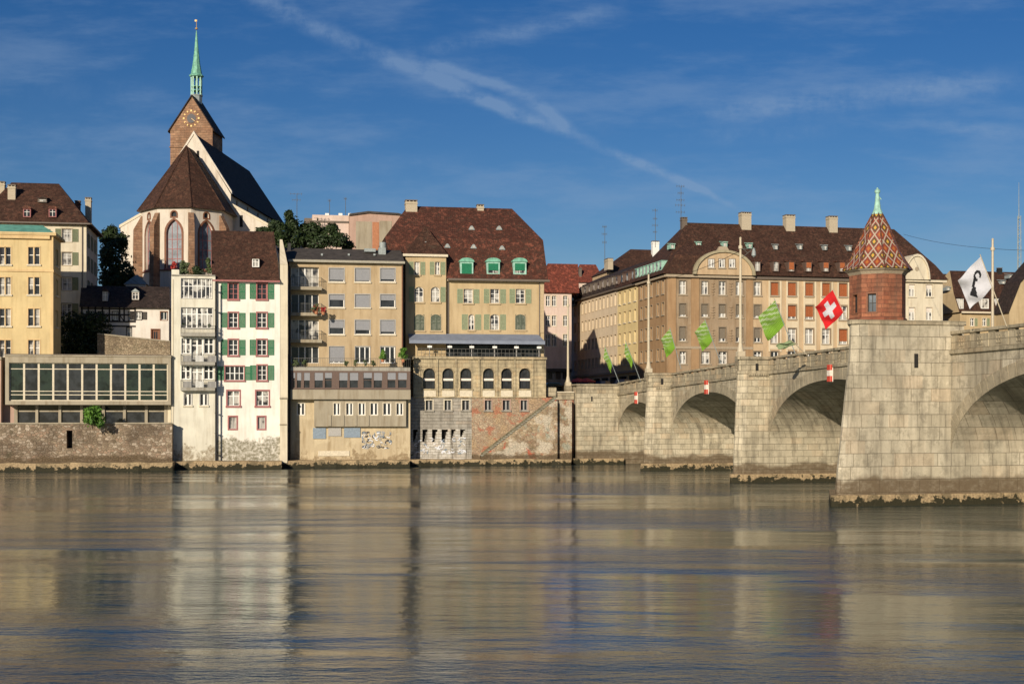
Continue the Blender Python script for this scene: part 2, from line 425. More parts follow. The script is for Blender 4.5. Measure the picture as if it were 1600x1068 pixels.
plain('flag_black', (0.02, 0.02, 0.022), 0.8)
plain('earth', (0.10, 0.08, 0.05), 0.95, 0.3, 0.6)
def flag_green():
    m, t = new_mat('flag_green')
    uv = t.n('ShaderNodeTexCoord').outputs['UV']
    x, y, z = t.sep(uv)
    s = t.m('SINE', t.m('ADD', t.m('MULTIPLY', t.m('ADD', x, t.m('MULTIPLY', y, 0.5)), 34.0), t.m('MULTIPLY', t.noise(uv, 5), 9.0)))
    f = t.m('MULTIPLY', t.rmap(s, -0.3, 0.5), t.rmap(x, 0.75, 0.3))
    c = t.mix(f, (0.19, 0.33, 0.045), (0.38, 0.47, 0.24))
    c = t.mix(t.rmap(x, 0.45, 0.95), c, (0.19, 0.36, 0.03))
    p = finish(t, c, 0.75)
flag_green()
def leaf(name, c1, c2, c3):
    m, t = new_mat(name)
    o = t.n('ShaderNodeTexCoord').outputs['Object']
    ri = t.n('ShaderNodeNewGeometry').outputs['Random Per Island']
    cr = t.mix(ri, c1, c2)
    c = t.mix(t.rmap(t.noise(o, 0.8, 4), 0.4, 0.65), cr, c3)
    p = finish(t, c, 0.6, spec=0.3)
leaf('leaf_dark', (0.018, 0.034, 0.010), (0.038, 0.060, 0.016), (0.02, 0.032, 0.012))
leaf('leaf_bright', (0.07, 0.17, 0.015), (0.12, 0.24, 0.03), (0.06, 0.13, 0.02))
leaf('leaf_mid', (0.05, 0.08, 0.025), (0.09, 0.12, 0.04), (0.12, 0.14, 0.09))
def glass(name, col, rough=0.08, spec=0.25, curtain=0.0, ccol=(0.55, 0.52, 0.46)):
    m, t = new_mat(name)
    o, v = ocoord(t)
    x, y, z = t.sep(v)
    n = t.noise(v, 1.2, 3)
    c = t.mix(t.rmap(n, 0.35, 0.65), col, tuple(a*1.9 for a in col))
    if curtain:
        folds = t.noise(t.comb(x, 0.0, t.m('MULTIPLY', z, 0.05)), 14, 3)
        side = t.noise(v, 0.9, 2)
        f = t.m('MULTIPLY', t.rmap(side, 0.5-curtain*0.25, 0.53), t.rmap(folds, 0.3, 0.7, 0.45, 1.0))
        c = t.mix(f, c, ccol)
    finish(t, c, rough, t.noise(v, 0.9, 2), 0.10, 0.05, spec=spec)
glass('glass_dark', (0.022, 0.024, 0.026))
glass('glass_green', (0.014, 0.02, 0.018), curtain=0.2, ccol=(0.03, 0.045, 0.035))
glass('glass_curtain', (0.03, 0.03, 0.032), curtain=0.9)
glass('glass_half', (0.03, 0.03, 0.032), curtain=0.3)
glass('glass_leaded', (0.10, 0.115, 0.13), 0.25)
GL = ['glass_dark', 'glass_curtain', 'glass_half', 'glass_dark', 'glass_half']
def chapel_tiles():
    m, t = new_mat('glazed_tiles')
    uv = t.n('ShaderNodeTexCoord').outputs['UV']
    x, y, z = t.sep(uv)
    a = t.m('ADD', t.m('MULTIPLY', x, 1.0), t.m('MULTIPLY', y, 1.0))
    b = t.m('SUBTRACT', t.m('MULTIPLY', x, 1.0), t.m('MULTIPLY', y, 1.0))
    a = t.m('ADD', a, 20.5); b = t.m('ADD', b, 20.5)
    fa = t.m('ABSOLUTE', t.m('SUBTRACT', t.m('FRACT', a), 0.5)); fb = t.m('ABSOLUTE', t.m('SUBTRACT', t.m('FRACT', b), 0.5))
    d = t.m('MAXIMUM', fa, fb)
    par = t.m('FRACT', t.m('MULTIPLY', t.m('ADD', t.m('FLOOR', a), t.m('FLOOR', b)), 0.5))
    alt = t.m('GREATER_THAN', par, 0.25)
    red = t.mix(t.noise(uv, 9), (0.16, 0.03, 0.02), (0.26, 0.055, 0.03))
    inner = t.mix(alt, (0.04, 0.07, 0.028), (0.26, 0.06, 0.025))
    core = t.mix(alt, (0.55, 0.30, 0.045), (0.40, 0.13, 0.03))
    c = t.mix(t.m('GREATER_THAN', d, 0.29), inner, red)
    c = t.mix(t.m('LESS_THAN', d, 0.17), c, core)
    dash = t.m('GREATER_THAN', t.m('FRACT', t.m('MULTIPLY', t.m('ADD', fa, fb), 7.0)), 0.12)
    wl = t.m('MULTIPLY', t.m('GREATER_THAN', d, 0.425), dash)
    c = t.mix(wl, c, (0.42, 0.37, 0.27))
    c = t.mix(t.m('MULTIPLY', t.rmap(t.noise(uv, 5), 0.5, 0.8), 0.5), c, (0.08, 0.06, 0.04))
    finish(t, c, 0.4, t.noise(uv, 12), 0.3, 0.03, spec=0.5)
chapel_tiles()
def water_mat():
    m, t = new_mat('river_water')
    g = t.n('ShaderNodeNewGeometry').outputs['Position']
    x, y, z = t.sep(g)
    # long, smoothed ripples lying across the current
    v1 = t.comb(t.m('MULTIPLY', x, 0.5), y, 0.0)
    v2 = t.comb(t.m('ADD', t.m('MULTIPLY', x, 0.6), t.m('MULTIPLY', y, 0.25)), y, 4.0)
    v3 = t.comb(t.m('MULTIPLY', x, 0.15), t.m('ADD', t.m('MULTIPLY', y, 0.6), t.m('MULTIPLY', x, 0.05)), 9.0)
    n1 = t.noise(v1, 1.1, 4, 0.6)
    n2 = t.noise(v2, 3.6, 4, 0.62)
    n3 = t.noise(v3, 0.22, 3, 0.5)
    patch = t.rmap(t.noise(t.comb(t.m('MULTIPLY', x, 0.35), y, 12.0), 0.055, 3, 0.6), 0.40, 0.62, 0.30, 2.1)
    n4 = t.noise(t.comb(t.m('MULTIPLY', x, 0.28), y, 15.0), 0.45, 4, 0.6)
    h = t.m('ADD', t.m('MULTIPLY', t.m('ADD', t.m('ADD', t.m('MULTIPLY', n1, 0.24), t.m('MULTIPLY', n2, 0.20)), t.m('MULTIPLY', n4, 0.75)), patch), t.m('MULTIPLY', n3, 1.0))
    b = t.n('ShaderNodeBump', ins={'Strength': 1.0, 'Distance': 0.19, 'Height': h})
    deep = t.mix(t.rmap(n3, 0.35, 0.65), (0.014, 0.036, 0.048), (0.030, 0.058, 0.060))
    p = t.n('ShaderNodeBsdfPrincipled', ins={'Base Color': deep, 'Roughness': 0.06, 'IOR': 2.6, 'Specular IOR Level': 0.5, 'Specular Tint': (0.90, 1.0, 0.88, 1.0)})
    t.put(p.inputs['Normal'], b.outputs[0])
    t.n('ShaderNodeOutputMaterial', ins={'Surface': p.outputs[0]})
water_mat()

# ------------------------------------------------------------ mesh builder
class MB:
    def __init__(s):
        s.v, s.f, s.mi, s.mats, s.uv = [], [], [], [], {}
    def mat(s, name):
        if name not in s.mats: s.mats.append(name)
        return s.mats.index(name)
    def poly(s, pts, mat, uv=None):
        b = len(s.v)
        s.v += [tuple(p) for p in pts]
        s.f.append(tuple(range(b, b+len(pts))))
        s.mi.append(s.mat(mat))
        if uv: s.uv[len(s.f)-1] = uv
        return s
    def box(s, x0, x1, y0, y1, z0, z1, mat):
        if x0 > x1: x0, x1 = x1, x0
        if y0 > y1: y0, y1 = y1, y0
        if z0 > z1: z0, z1 = z1, z0
        b = len(s.v)
        s.v += [(x0,y0,z0),(x1,y0,z0),(x1,y1,z0),(x0,y1,z0),(x0,y0,z1),(x1,y0,z1),(x1,y1,z1),(x0,y1,z1)]
        for q in ((0,3,2,1),(4,5,6,7),(0,1,5,4),(1,2,6,5),(2,3,7,6),(3,0,4,7)):
            s.f.append(tuple(b+i for i in q)); s.mi.append(s.mat(mat))
        return s
    def solid(s, bot, top, mat):
        """closed body between two loops of equal length"""
        n = len(bot); b = len(s.v); k = s.mat(mat)
        s.v += [tuple(p) for p in bot] + [tuple(p) for p in top]
        s.f.append(tuple(b+n-1-i for i in range(n))); s.mi.append(k)
        s.f.append(tuple(b+n+i for i in range(n))); s.mi.append(k)
        for i in range(n):
            j = (i+1) % n
            s.f.append((b+i, b+j, b+n+j, b+n+i)); s.mi.append(k)
        return s
    def slab(s, pts, mat, th=0.18):
        """roof plane of some thickness"""
        return s.solid([(x, y, z-th) for x, y, z in pts], pts, mat)
    def prism(s, pts, y0, y1, mat):
        """outline in x,z pushed from y0 to y1"""
        return s.solid([(x, y1, z) for x, z in pts], [(x, y0, z) for x, z in pts], mat)
    def tube(s, p, q, r, mat, n=6, r2=None):
        p, q = Vector(p), Vector(q); d = (q-p)
        if d.length < 1e-6: return s
        d.normalize()
        a = d.orthogonal().normalized(); c = d.cross(a)
        r2 = r if r2 is None else r2
        lo = [p+a*r*cos(2*pi*i/n)+c*r*sin(2*pi*i/n) for i in range(n)]
        hi = [q+a*r2*cos(2*pi*i/n)+c*r2*sin(2*pi*i/n) for i in range(n)]
        return s.solid(lo, hi, mat)
    def lathe(s, prof, mat, n=12, cx=0, cy=0, rot=0.0):
        b = len(s.v); k = s.mat(mat)
        for r, z in prof:
            for i in range(n):
                a = rot+2*pi*i/n
                s.v.append((cx+r*cos(a), cy+r*sin(a), z))
        for j in range(len(prof)-1):
            for i in range(n):
                i2 = (i+1) % n
                s.f.append((b+j*n+i, b+j*n+i2, b+(j+1)*n+i2, b+(j+1)*n+i)); s.mi.append(k)
        s.f.append(tuple(b+n-1-i for i in range(n))); s.mi.append(k)
        s.f.append(tuple(b+(len(prof)-1)*n+i for i in range(n))); s.mi.append(k)
        return s
    def mesh(s, name):
        me = bpy.data.meshes.new(name)
        me.from_pydata(s.v, [], s.f)
        for m in s.mats: me.materials.append(MATS[m])
        me.polygons.foreach_set('material_index', s.mi)
        if s.uv:
            ul = me.uv_layers.new(name='UVMap')
            for fi, uvs in s.uv.items():
                for li, u in zip(me.polygons[fi].loop_indices, uvs): ul.data[li].uv = u
        me.update()
        return me
    def build(s, name, parent=None, loc=(0, 0, 0), rz=0.0):
        return link(name, s.mesh(name), parent, loc, rz)
def link(name, me, parent=None, loc=(0, 0, 0), rz=0.0):
    o = bpy.data.objects.new(name, me)
    COL.objects.link(o)
    if parent is not None: o.parent = parent
    o.location = loc
    o.rotation_euler = (0, 0, rz)
    return o
def tag(o, label, cat, group=None):
    o['label'] = label; o['category'] = cat
    if group: o['group'] = group
    return o
def thing(name, label, cat, X, Y, z, rz=0.0, group=None):
    o = bpy.data.objects.new(name, None)
    COL.objects.link(o)
    o.location = (X, Y, z); o.rotation_euler = (0, 0, rz)
    o.empty_display_size = 0.5
    return tag(o, label, cat, group)
def struct(o):
    o['kind'] = 'structure'
    return o

# ------------------------------------------------------------ frames: measured lines of sight meet real planes
BANK = radians(9.83)
BR = radians(12.77)
class Face:
    """a vertical plane through (X,Y), turned by ang; local x runs along it, y goes into the building"""
    def __init__(s, X, Y, z0, ang, parent=None, loc=(0, 0, 0), rel=0.0):
        s.O = Vector((X, Y)); s.z0 = z0; s.a = ang
        s.xh = Vector((cos(ang), sin(ang))); s.yh = Vector((-sin(ang), cos(ang)))
        s.parent, s.loc, s.rel = parent, loc, rel
        s.open = []
    def pt(s, px, py, c=0.0):
        D = Vector(((px-800)/FPX, 1.0))
        t = (c+s.O.dot(s.yh))/D.dot(s.yh)
        P = D*t-s.O
        return P.dot(s.xh), CH+t*(HZ-py)/FPX-s.z0
    def P(s, px, py, c=0.0):
        x, z = s.pt(px, py, c)
        return (x, c, z)
    def X(s, px, c=0.0): return s.pt(px, 600, c)[0]
    def Z(s, px, py, c=0.0): return s.pt(px, py, c)[1]
    def put(s, mb, name, parent=None):
        return mb.build(name, parent or s.parent, s.loc, s.rel)
    def at(s, x, y, z):
        """local point in the thing's own space"""
        c, n = cos(s.rel), sin(s.rel)
        return (s.loc[0]+x*c-y*n, s.loc[1]+x*n+y*c, s.loc[2]+z)
    def side(s, x, y, rel):
        """another face of the same thing"""
        W = s.O+s.xh*x+s.yh*y
        return Face(W.x, W.y, s.z0, s.a+rel, s.parent, s.at(x, y, 0), s.rel+rel)
    # walls -------------------------------------------------------------
    def wall(s, x0, x1, z0, z1, mat, depth=0.35, name='wall', top=None):
        """front wall with the window holes registered so far; top(x) gives a sloping upper edge"""
        ops = [o for o in s.open if o[0] > x0-0.01 and o[1] < x1+0.01]
        xs = sorted({round(v, 4) for v in [x0, x1]+[o[0] for o in ops]+[o[1] for o in ops]})
        mb = MB()
        for i in range(len(xs)-1):
            a, b = xs[i], xs[i+1]
            if b-a < 1e-4: continue
            cuts = sorted([o for o in ops if o[0] < (a+b)/2 < o[1]], key=lambda o: o[2])
            z = z0
            for o in cuts:
                if o[2] > z: mb.poly([(a,0,z),(b,0,z),(b,0,o[2]),(a,0,o[2])], mat)
                z = o[3]
            ta, tb = (z1, z1) if top is None else (top(a), top(b))
            if max(ta, tb) > z: mb.poly([(a,0,z),(b,0,z),(b,0,tb),(a,0,ta)], mat)
        for (a, b, c, d, out, dep) in ops:
            pts = [(p[0]+a, p[1]+c) for p in out]
            n = len(pts)
            for i in range(n):
                p, q = pts[i], pts[(i+1) % n]
                mb.poly([(p[0],0,p[1]),(q[0],0,q[1]),(q[0],dep,q[1]),(p[0],dep,p[1])], mat)
            # fill between arch and the square hole
            for i in range(1, n-2):
                p, q = pts[i], pts[i+1]
                if d-p[1] > 1e-3 or d-q[1] > 1e-3:
                    mb.poly([(p[0],0,p[1]),(q[0],0,q[1]),(q[0],0,d),(p[0],0,d)], mat)
        s.open = [o for o in s.open if o not in ops]
        return s.put(mb, name)
    # windows -----------------------------------------------------------
    def win(s, px0, px1, py0, py1, st, c=0.0, hole=True, parent=None):
        xa, xb = s.X(px0, c), s.X(px1, c)
        if xa > xb: xa, xb = xb, xa
        pm = (px0+px1)/2
        za, zb = s.Z(pm, py1, c), s.Z(pm, py0, c)
        return s.winm(xa, xb, za, zb, st, c, hole, parent)
    def winm(s, xa, xb, za, zb, st, c=0.0, hole=True, parent=None):
        w_, h_ = round(xb-xa, 2), round(zb-za, 2)
        me = window_mesh(w_, h_, st)
        nm = st.get('name', 'window')
        o = link(nm, me, parent or s.parent, s.at(xa, c, za), s.rel)
        rec = st.get('rec', 0.18)
        if hole: s.open.append((xa, xa+w_, za, za+h_, outline(w_, h_, st.get('arch', 0)), rec+0.12))
        pane = st.get('pane', None) or random.choice(GL)
        sub = window_sub('pane', w_, h_, st, pane)
        link('pane', sub, o)
        if st.get('blind'):
            bm, frac = st['blind']
            if callable(frac): frac = frac()
            if frac > 0.03:
                link('blind', window_sub('blind', w_, h_, st, bm, round(frac, 2)), o)
        if st.get('shut'):
            sm, sw = st['shut'][0], st['shut'][1]
            sides = st['shut'][2] if len(st['shut']) > 2 else 'lr'
            me_s = shutter_mesh(sw, h_, sm, st.get('arch', 0) if sides == 'c' else 0)
            tw = st.get('sur', (None, 0))[1]
            if sides == 'c':
                me_s = shutter_mesh(w_/2-0.01, h_, sm)
                for xx in (0.0, w_/2): link('shutter', me_s, o, (xx+0.005, -0.05, 0))
            else:
                if 'l' in sides: link('shutter', me_s, o, (-tw-sw-0.01, -0.07, 0))
                if 'r' in sides: link('shutter', me_s, o, (w_+tw+0.01, -0.07, 0))
        return o

def outline(w_, h_, arch):
    if not arch: return [(0, 0), (0, h_), (w_, h_), (w_, 0)]
    pts = [(0, 0)]
    n = 8
    if arch == 'round':
        r = w_/2
        for i in range(n+1):
            a = pi-pi*i/n
            pts.append((r+r*cos(a), h_-r+r*sin(a)))
    elif arch == 'gothic':
        for i in range(n+1):                     # left arc then right arc
            u = i/n
            if u <= 0.5:
                a = pi-(u*2)*(pi/3)
                pts.append((w_+w_*cos(a), h_-w_*0.866+w_*sin(a)))
            else:
                a = (1-(u-0.5)*2)*(pi/3)
                pts.append((w_*cos(a), h_-w_*0.866+w_*sin(a)))
    else:
        for i in range(n+1):
            u = -1+2*i/n
            pts.append((w_/2+u*w_/2, h_-arch+arch*(1-u*u)))
    pts.append((w_, 0))
    return pts
def grow(pts, w_, h_, t):
    """same outline pushed outwards by t about its middle"""
    cx, cz = w_/2, h_/2
    out = []
    for x, z in pts:
        out.append((cx+(x-cx)*(w_+2*t)/w_, cz+(z-cz)*(h_+2*t)/h_))
    return out
_wm = {}
def window_mesh(w_, h_, st):
    key = (w_, h_, st['key'])
    if key in _wm: return _wm[key]
    mb = MB()
    rec = st.get('rec', 0.18)
    sash = st.get('sash', 'white_paint')
    fw = st.get('fw', 0.07)
    out = outline(w_, h_, st.get('arch', 0))
    n = len(out)
    ins = grow(out, w_, h_, -fw)
    def ring(a, b, y0, y1, mat):
        for i in range(n):
            j = (i+1) % n
            mb.solid([(a[i][0], y1, a[i][1]), (b[i][0], y1, b[i][1]), (b[j][0], y1, b[j][1]), (a[j][0], y1, a[j][1])],
                     [(a[i][0], y0, a[i][1]), (b[i][0], y0, b[i][1]), (b[j][0], y0, b[j][1]), (a[j][0], y0, a[j][1])], mat)
    ring(out, ins, rec, rec+0.07, sash)
    mt = st.get('mt', 0.05)
    for u in st.get('cols', [0.5]):
        t_ = mt*(1.6 if abs(u-0.5) < 0.01 else 1.0)
        mb.box(w_*u-t_/2, w_*u+t_/2, rec+0.005, rec+0.06, fw*0.5, h_*0.985 if not st.get('arch') else h_-0.05, sash)
    for u in st.get('rows', [0.68]):
        mb.box(fw*0.5, w_-fw*0.5, rec-0.003, rec+0.055, h_*u-mt/2, h_*u+mt/2, sash)
    if st.get('sur'):
        sm, tw = st['sur']
        ring(grow(out, w_, h_, tw), out, -0.05, 0.04, sm)
    if st.get('sill'):
        tw = st.get('sur', (None, 0))[1]+0.06
        mb.box(-tw, w_+tw, -0.16, rec, -0.14-tw*0.3, 0.0, st['sill'])
    if st.get('hood'):
        tw = st.get('sur', (None, 0))[1]+0.08
        mb.box(-tw, w_+tw, -0.18, 0.02, h_+tw, h_+tw+0.16, st['hood'])
    _wm[key] = mb.mesh('window')
    return _wm[key]
def window_sub(kind, w_, h_, st, mat, frac=1.0):
    key = (kind, w_, h_, st['key'], mat, frac)
    if key in _wm: return _wm[key]
    mb = MB(); rec = st.get('rec', 0.18)
    if kind == 'pane':
        mb.poly([(x, rec+0.045, z) for x, z in reversed(outline(w_, h_, st.get('arch', 0)))], mat)
    else:
        z0 = h_*(1-frac)
        n = max(1, int((h_-z0)/0.12))
        for i in range(n):
            a, b = z0+(h_-z0)*i/n, z0+(h_-z0)*(i+1)/n
            mb.box(0.02, w_-0.02, rec-0.05, rec-0.02, a+0.008, b-0.002, mat)
    _wm[key] = mb.mesh(kind)
    return _wm[key]
def shutter_mesh(sw, h_, mat, arch=0):
    key = ('sh', round(sw, 2), h_, mat)
    if key in _wm: return _wm[key]
    mb = MB()
    t_ = 0.06
    mb.box(0, t_, 0, 0.05, 0, h_, mat); mb.box(sw-t_, sw, 0, 0.05, 0, h_, mat)
    for u in (0, 0.5, 1):
        z = min(h_-t_, max(0, h_*u-t_/2)); mb.box(t_, sw-t_, 0.002, 0.05, z, z+t_, mat)
    n = int(h_/0.11)
    for i in range(n):
        z = h_*(i+0.5)/n
        mb.solid([(t_, .04, z-.06), (sw-t_, .04, z-.06), (sw-t_, .045, z-.05), (t_, .045, z-.05)],
                 [(t_, .012, z+.02), (sw-t_, .012, z+.02), (sw-t_, .017, z+.03), (t_, .017, z+.03)], mat)
    _wm[key] = mb.mesh('shutter')
    return _wm[key]
def railing(mb, x0, x1, y, z0, z1, mat='iron_rail', step=0.16, r=0.012):
    mb.box(x0, x1, y-0.02, y+0.02, z1-0.05, z1, mat)
    mb.box(x0, x1, y-0.015, y+0.015, z0+0.06, z0+0.09, mat)
    n = max(2, int(abs(x1-x0)/step))
    for i in range(n+1):
        x = x0+(x1-x0)*i/n
        mb.box(x-r, x+r, y-r, y+r, z0, z1-0.05, mat)
def railing_side(mb, y0, y1, x, z0, z1, mat='iron_rail', step=0.16, r=0.012):
    mb.box(x-0.02, x+0.02, y0, y1, z1-0.05, z1, mat)
    n = max(2, int(abs(y1-y0)/step))
    for i in range(n+1):
        y = y0+(y1-y0)*i/n
        mb.box(x-r, x+r, y-r, y+r, z0, z1-0.05, mat)

def leaves(mb, mat, blobs, n, size, seed=1, flat=1.0):
    rnd = random.Random(seed)
    for i in range(n):
        cx, cy, cz, rx, ry, rz = blobs[rnd.randrange(len(blobs))]
        while True:
            a, b, c = rnd.uniform(-1, 1), rnd.uniform(-1, 1), rnd.uniform(-1, 1)
            r = a*a+b*b+c*c
            if 0.15 < r < 1: break
        k = (r**0.5); k = (k**0.45)/k*(rnd.uniform(0.7, 1.15)+(abs(rnd.gauss(0, .22)) if rnd.random() < .3 else 0))
        p = Vector((cx+a*k*rx*0.95, cy+b*k*ry*0.95, cz+c*k*rz*0.95))
        s_ = size*rnd.uniform(0.6, 1.4)
        nrm = Vector((a+rnd.uniform(-.8, .8), b+rnd.uniform(-.8, .8), c+rnd.uniform(-.5, .9))).normalized()
        u = nrm.orthogonal().normalized(); v = nrm.cross(u)
        th = rnd.uniform(0, pi); u, v = u*cos(th)+v*sin(th), v*cos(th)-u*sin(th)
        mb.poly([p-u*s_, p-v*s_*0.5, p+u*s_, p+v*s_*0.5], mat)
def plant_blobs(r, h, k, rnd, z0=0):
    out = []
    for i in range(k):
        a = rnd.uniform(0, 2*pi); q = r*rnd.uniform(0.2, 0.75); zz = rnd.uniform(0.15, 0.95)
        rr = r*rnd.uniform(0.30, 0.55)*(1.15-0.5*zz)
        out.append((q*cos(a)*(1.1-0.6*zz), q*sin(a)*(1.1-0.6*zz), z0+h*zz, rr, rr, rr*rnd.uniform(0.7, 1.1)))
    return out

exec_order = []
# ------------------------------------------------------------ river and ground
mb = MB()
mb.poly([(-2500, -300, 0), (2500, -300, 0), (2500, 3000, 0), (-2500, 3000, 0)], 'river_water')
struct(mb.build('water'))
def uv_to_xy(u, v):
    return (u*cos(BANK)-v*sin(BANK), u*sin(BANK)+v*cos(BANK))
def ground_h(u, v):
    k = max(0.0, min(1.0, (34-u)/26)); k = k*k*(3-2*k)
    r = max(0.0, min(1.0, (v-183)/34)); r = r*r*(3-2*r)
    return 9.2+12.5*k*r
mb = MB()
us = [-2500, -600, -200, -120, -90]+list(range(-80, 81, 8))+[100, 160, 300, 800, 2500]
vs = [183.5, 186, 190, 195, 200, 206, 212, 220, 235, 260, 300, 500, 1200, 3000]
for i in range(len(us)-1):
    for j in range(len(vs)-1):
        q = []
        for u, v in ((us[i], vs[j]), (us[i+1], vs[j]), (us[i+1], vs[j+1]), (us[i], vs[j+1])):
            x, y = uv_to_xy(u, v); q.append((x, y, ground_h(u, v)))
        mb.poly(q, 'earth')
x0, y0 = uv_to_xy(-2500, 183.5); x1, y1 = uv_to_xy(2500, 183.5)
mb.poly([(x0, y0, -2), (x1, y1, -2), (x1, y1, 9.2), (x0, y0, 9.2)], 'earth')
struct(mb.build('ground'))

def bank(name, label, cat, v0, px0, z0, ang=None, group=None, Y=None):
    """a thing whose main face stands v0 metres from the camera's bank line (or Y metres straight ahead)"""
    D = Vector(((px0-800)/FPX, 1.0))
    if Y is None:
        vh = Vector((-sin(BANK), cos(BANK))); P = D*(v0/D.dot(vh))
    else: P = D*Y
    a = BANK if ang is None else ang
    t = thing(name, label, cat, P.x, P.y, z0, a, group)
    return Face(P.x, P.y, z0, a, t)
def sides(F, x0, x1, d, z0, z1, mat, left=True, right=True, name='side_wall'):
    mb = MB()
    if left: mb.poly([(x0, d, z0), (x0, 0, z0), (x0, 0, z1), (x0, d, z1)], mat)
    if right: mb.poly([(x1, 0, z0), (x1, d, z0), (x1, d, z1), (x1, 0, z1)], mat)
    mb.poly([(x1, d, z0), (x0, d, z0), (x0, d, z1), (x1, d, z1)], mat)
    return F.put(mb, name)
def rings(F, levels, D, mat, name='roof', gl=None, gr=None, flat=None):
    """roof as rings: levels are (x left, x right, z, distance in from the front), the back mirrors the front"""
    mb = MB()
    for (a, b, z, c), (a2, b2, z2, c2) in zip(levels, levels[1:]):
        mb.poly([(a, c, z), (b, c, z), (b2, c2, z2), (a2, c2, z2)], mat)
        mb.poly([(b, D-c, z), (a, D-c, z), (a2, D-c2, z2), (b2, D-c2, z2)], mat)
        def side(p): 
            q = []
            for v in p:
                if not q or (Vector(v)-Vector(q[-1])).length > 1e-3: q.append(v)
            return q
        mb.poly(side([(b, c, z), (b, D-c, z), (b2, D-c2, z2), (b2, c2, z2)]), gr or mat)
        mb.poly(side([(a, D-c, z), (a, c, z), (a2, c2, z2), (a2, D-c2, z2)]), gl or mat)
    a, b, z, c = levels[0]
    mb.poly([(a, D-c, z), (b, D-c, z), (b, c, z), (a, c, z)], flat or mat)
    a, b, z, c = levels[-1]
    if D-2*c > 0.05: mb.poly([(a, c, z), (b, c, z), (b, D-c, z), (a, D-c, z)], mat)
    return F.put(mb, name)
def lv(F, pl, pr, py, c, pm=None):
    return (F.X(pl, c), F.X(pr, c), F.Z(pm or (pl+pr)/2, py, c), c)
def boxpx(F, px0, px1, py0, py1, c0, c1, mat, name, parent=None):
    """a box whose front face (at c0) covers the given lines of sight"""
    a, b = F.X(px0, c0), F.X(px1, c0); pm = (px0+px1)/2
    mb = MB(); mb.box(a, b, c0, c1, F.Z(pm, py1, c0), F.Z(pm, py0, c0), mat)
    o = mb.build(name, parent or F.parent, F.at(0, 0, 0), F.rel) if parent is None else mb.build(name, parent)
    return o
def chimney(F, px0, px1, py0, py1, c, mat='chimney_render', parent=None, cap='gutter', th=0.9, pots=1):
    a, b = F.X(px0, c), F.X(px1, c); pm = (px0+px1)/2
    z0, z1 = F.Z(pm, py1, c), F.Z(pm, py0, c)
    mb = MB()
    mb.box(a, b, c, c+th, z0-1.2, z1-0.25, mat)
    mb.box(a-.07, b+.07, c-.07, c+th+.07, z1-0.55, z1-0.42, mat)
    mb.box(a-.05, b+.05, c-.05, c+th+.05, z1-0.12, z1, cap)
    n = max(2, int((b-a)/0.4))
    for i in range(n+1):
        x = a+(b-a-.1)*i/n
        mb.box(x, x+.1, c, c+th, z1-.25, z1-.12, mat)
    return mb.build('chimney', parent or F.parent) if parent else F.put(mb, 'chimney')
def dormer(F, px0, px1, py0, py1, c, mat, roofmat, pane, kind='flat', back=2.5, front=None, over=0.12, blind=None, parent=None):
    """small roof window: cheeks and front are one part, its cap and pane are sub-parts"""
    a, b = F.X(px0, c), F.X(px1, c); pm = (px0+px1)/2
    z0, z1 = F.Z(pm, py1, c), F.Z(pm, py0, c)
    w_, h_ = b-a, z1-z0
    mb = MB(); t_ = 0.12*w_
    mb.box(a, a+t_, c, c+back, z0, z1, front or mat); mb.box(b-t_, b, c, c+back, z0, z1, front or mat)
    mb.box(a+t_, b-t_, c, c+back, z0, z0+t_*.8, front or mat); mb.box(a+t_, b-t_, c, c+back, z1-t_, z1-.003, front or mat)
    mb.box((a+b)/2-.03, (a+b)/2+.03, c+.04, c+.1, z0+t_*.8, z1-t_, 'white_paint')
    mb.box(a+t_, b-t_, c+.05, c+.1, z0+h_*.62-.025, z0+h_*.62+.025, 'white_paint')
    d = F.put(mb, 'dormer')
    m2 = MB()
    if kind == 'flat':
        m2.solid([(a-over, c-.2, z1), (b+over, c-.2, z1), (b+over, c+back, z1+.25), (a-over, c+back, z1+.25)],
                 [(a-over, c-.2, z1+.1), (b+over, c-.2, z1+.1), (b+over, c+back, z1+.35), (a-over, c+back, z1+.35)], roofmat)
    elif kind == 'gable':
        m2.prism([(a-over, z1), (b+over, z1), ((a+b)/2, z1+h_*.45)], c-.15, c+back, roofmat)
    else:
        pts = [(a-over, z1)]+[((a+b)/2-(w_/2+over)*cos(pi*i/8), z1+h_*.30*sin(pi*i/8)+.05) for i in range(9)]+[(b+over, z1)]
        m2.prism(pts[::-1], c-.15, c+back, roofmat)
    m2.build('dormer_roof', d)
    m3 = MB(); m3.poly([(a+t_, c+.11, z0+t_*.8), (b-t_, c+.11, z0+t_*.8), (b-t_, c+.11, z1-t_), (a+t_, c+.11, z1-t_)], pane)
    m3.build('pane', d)
    if blind:
        m4 = MB(); m4.box(a+t_, b-t_, c-.03, c+.03, z0+h_*(1-blind[1]), z1-t_, blind[0]); m4.build('blind', d)
    return d
def downpipe(F, px, py0, py1, c=-.12, mat='gutter', r=.07):
    x = F.X(px, c); mb = MB()
    mb.tube((x, c, F.Z(px, py1, c)), (x, c, F.Z(px, py0, c)), r, mat)
    return F.put(mb, 'downpipe')
def st(key, **k):
    k['key'] = key
    return k

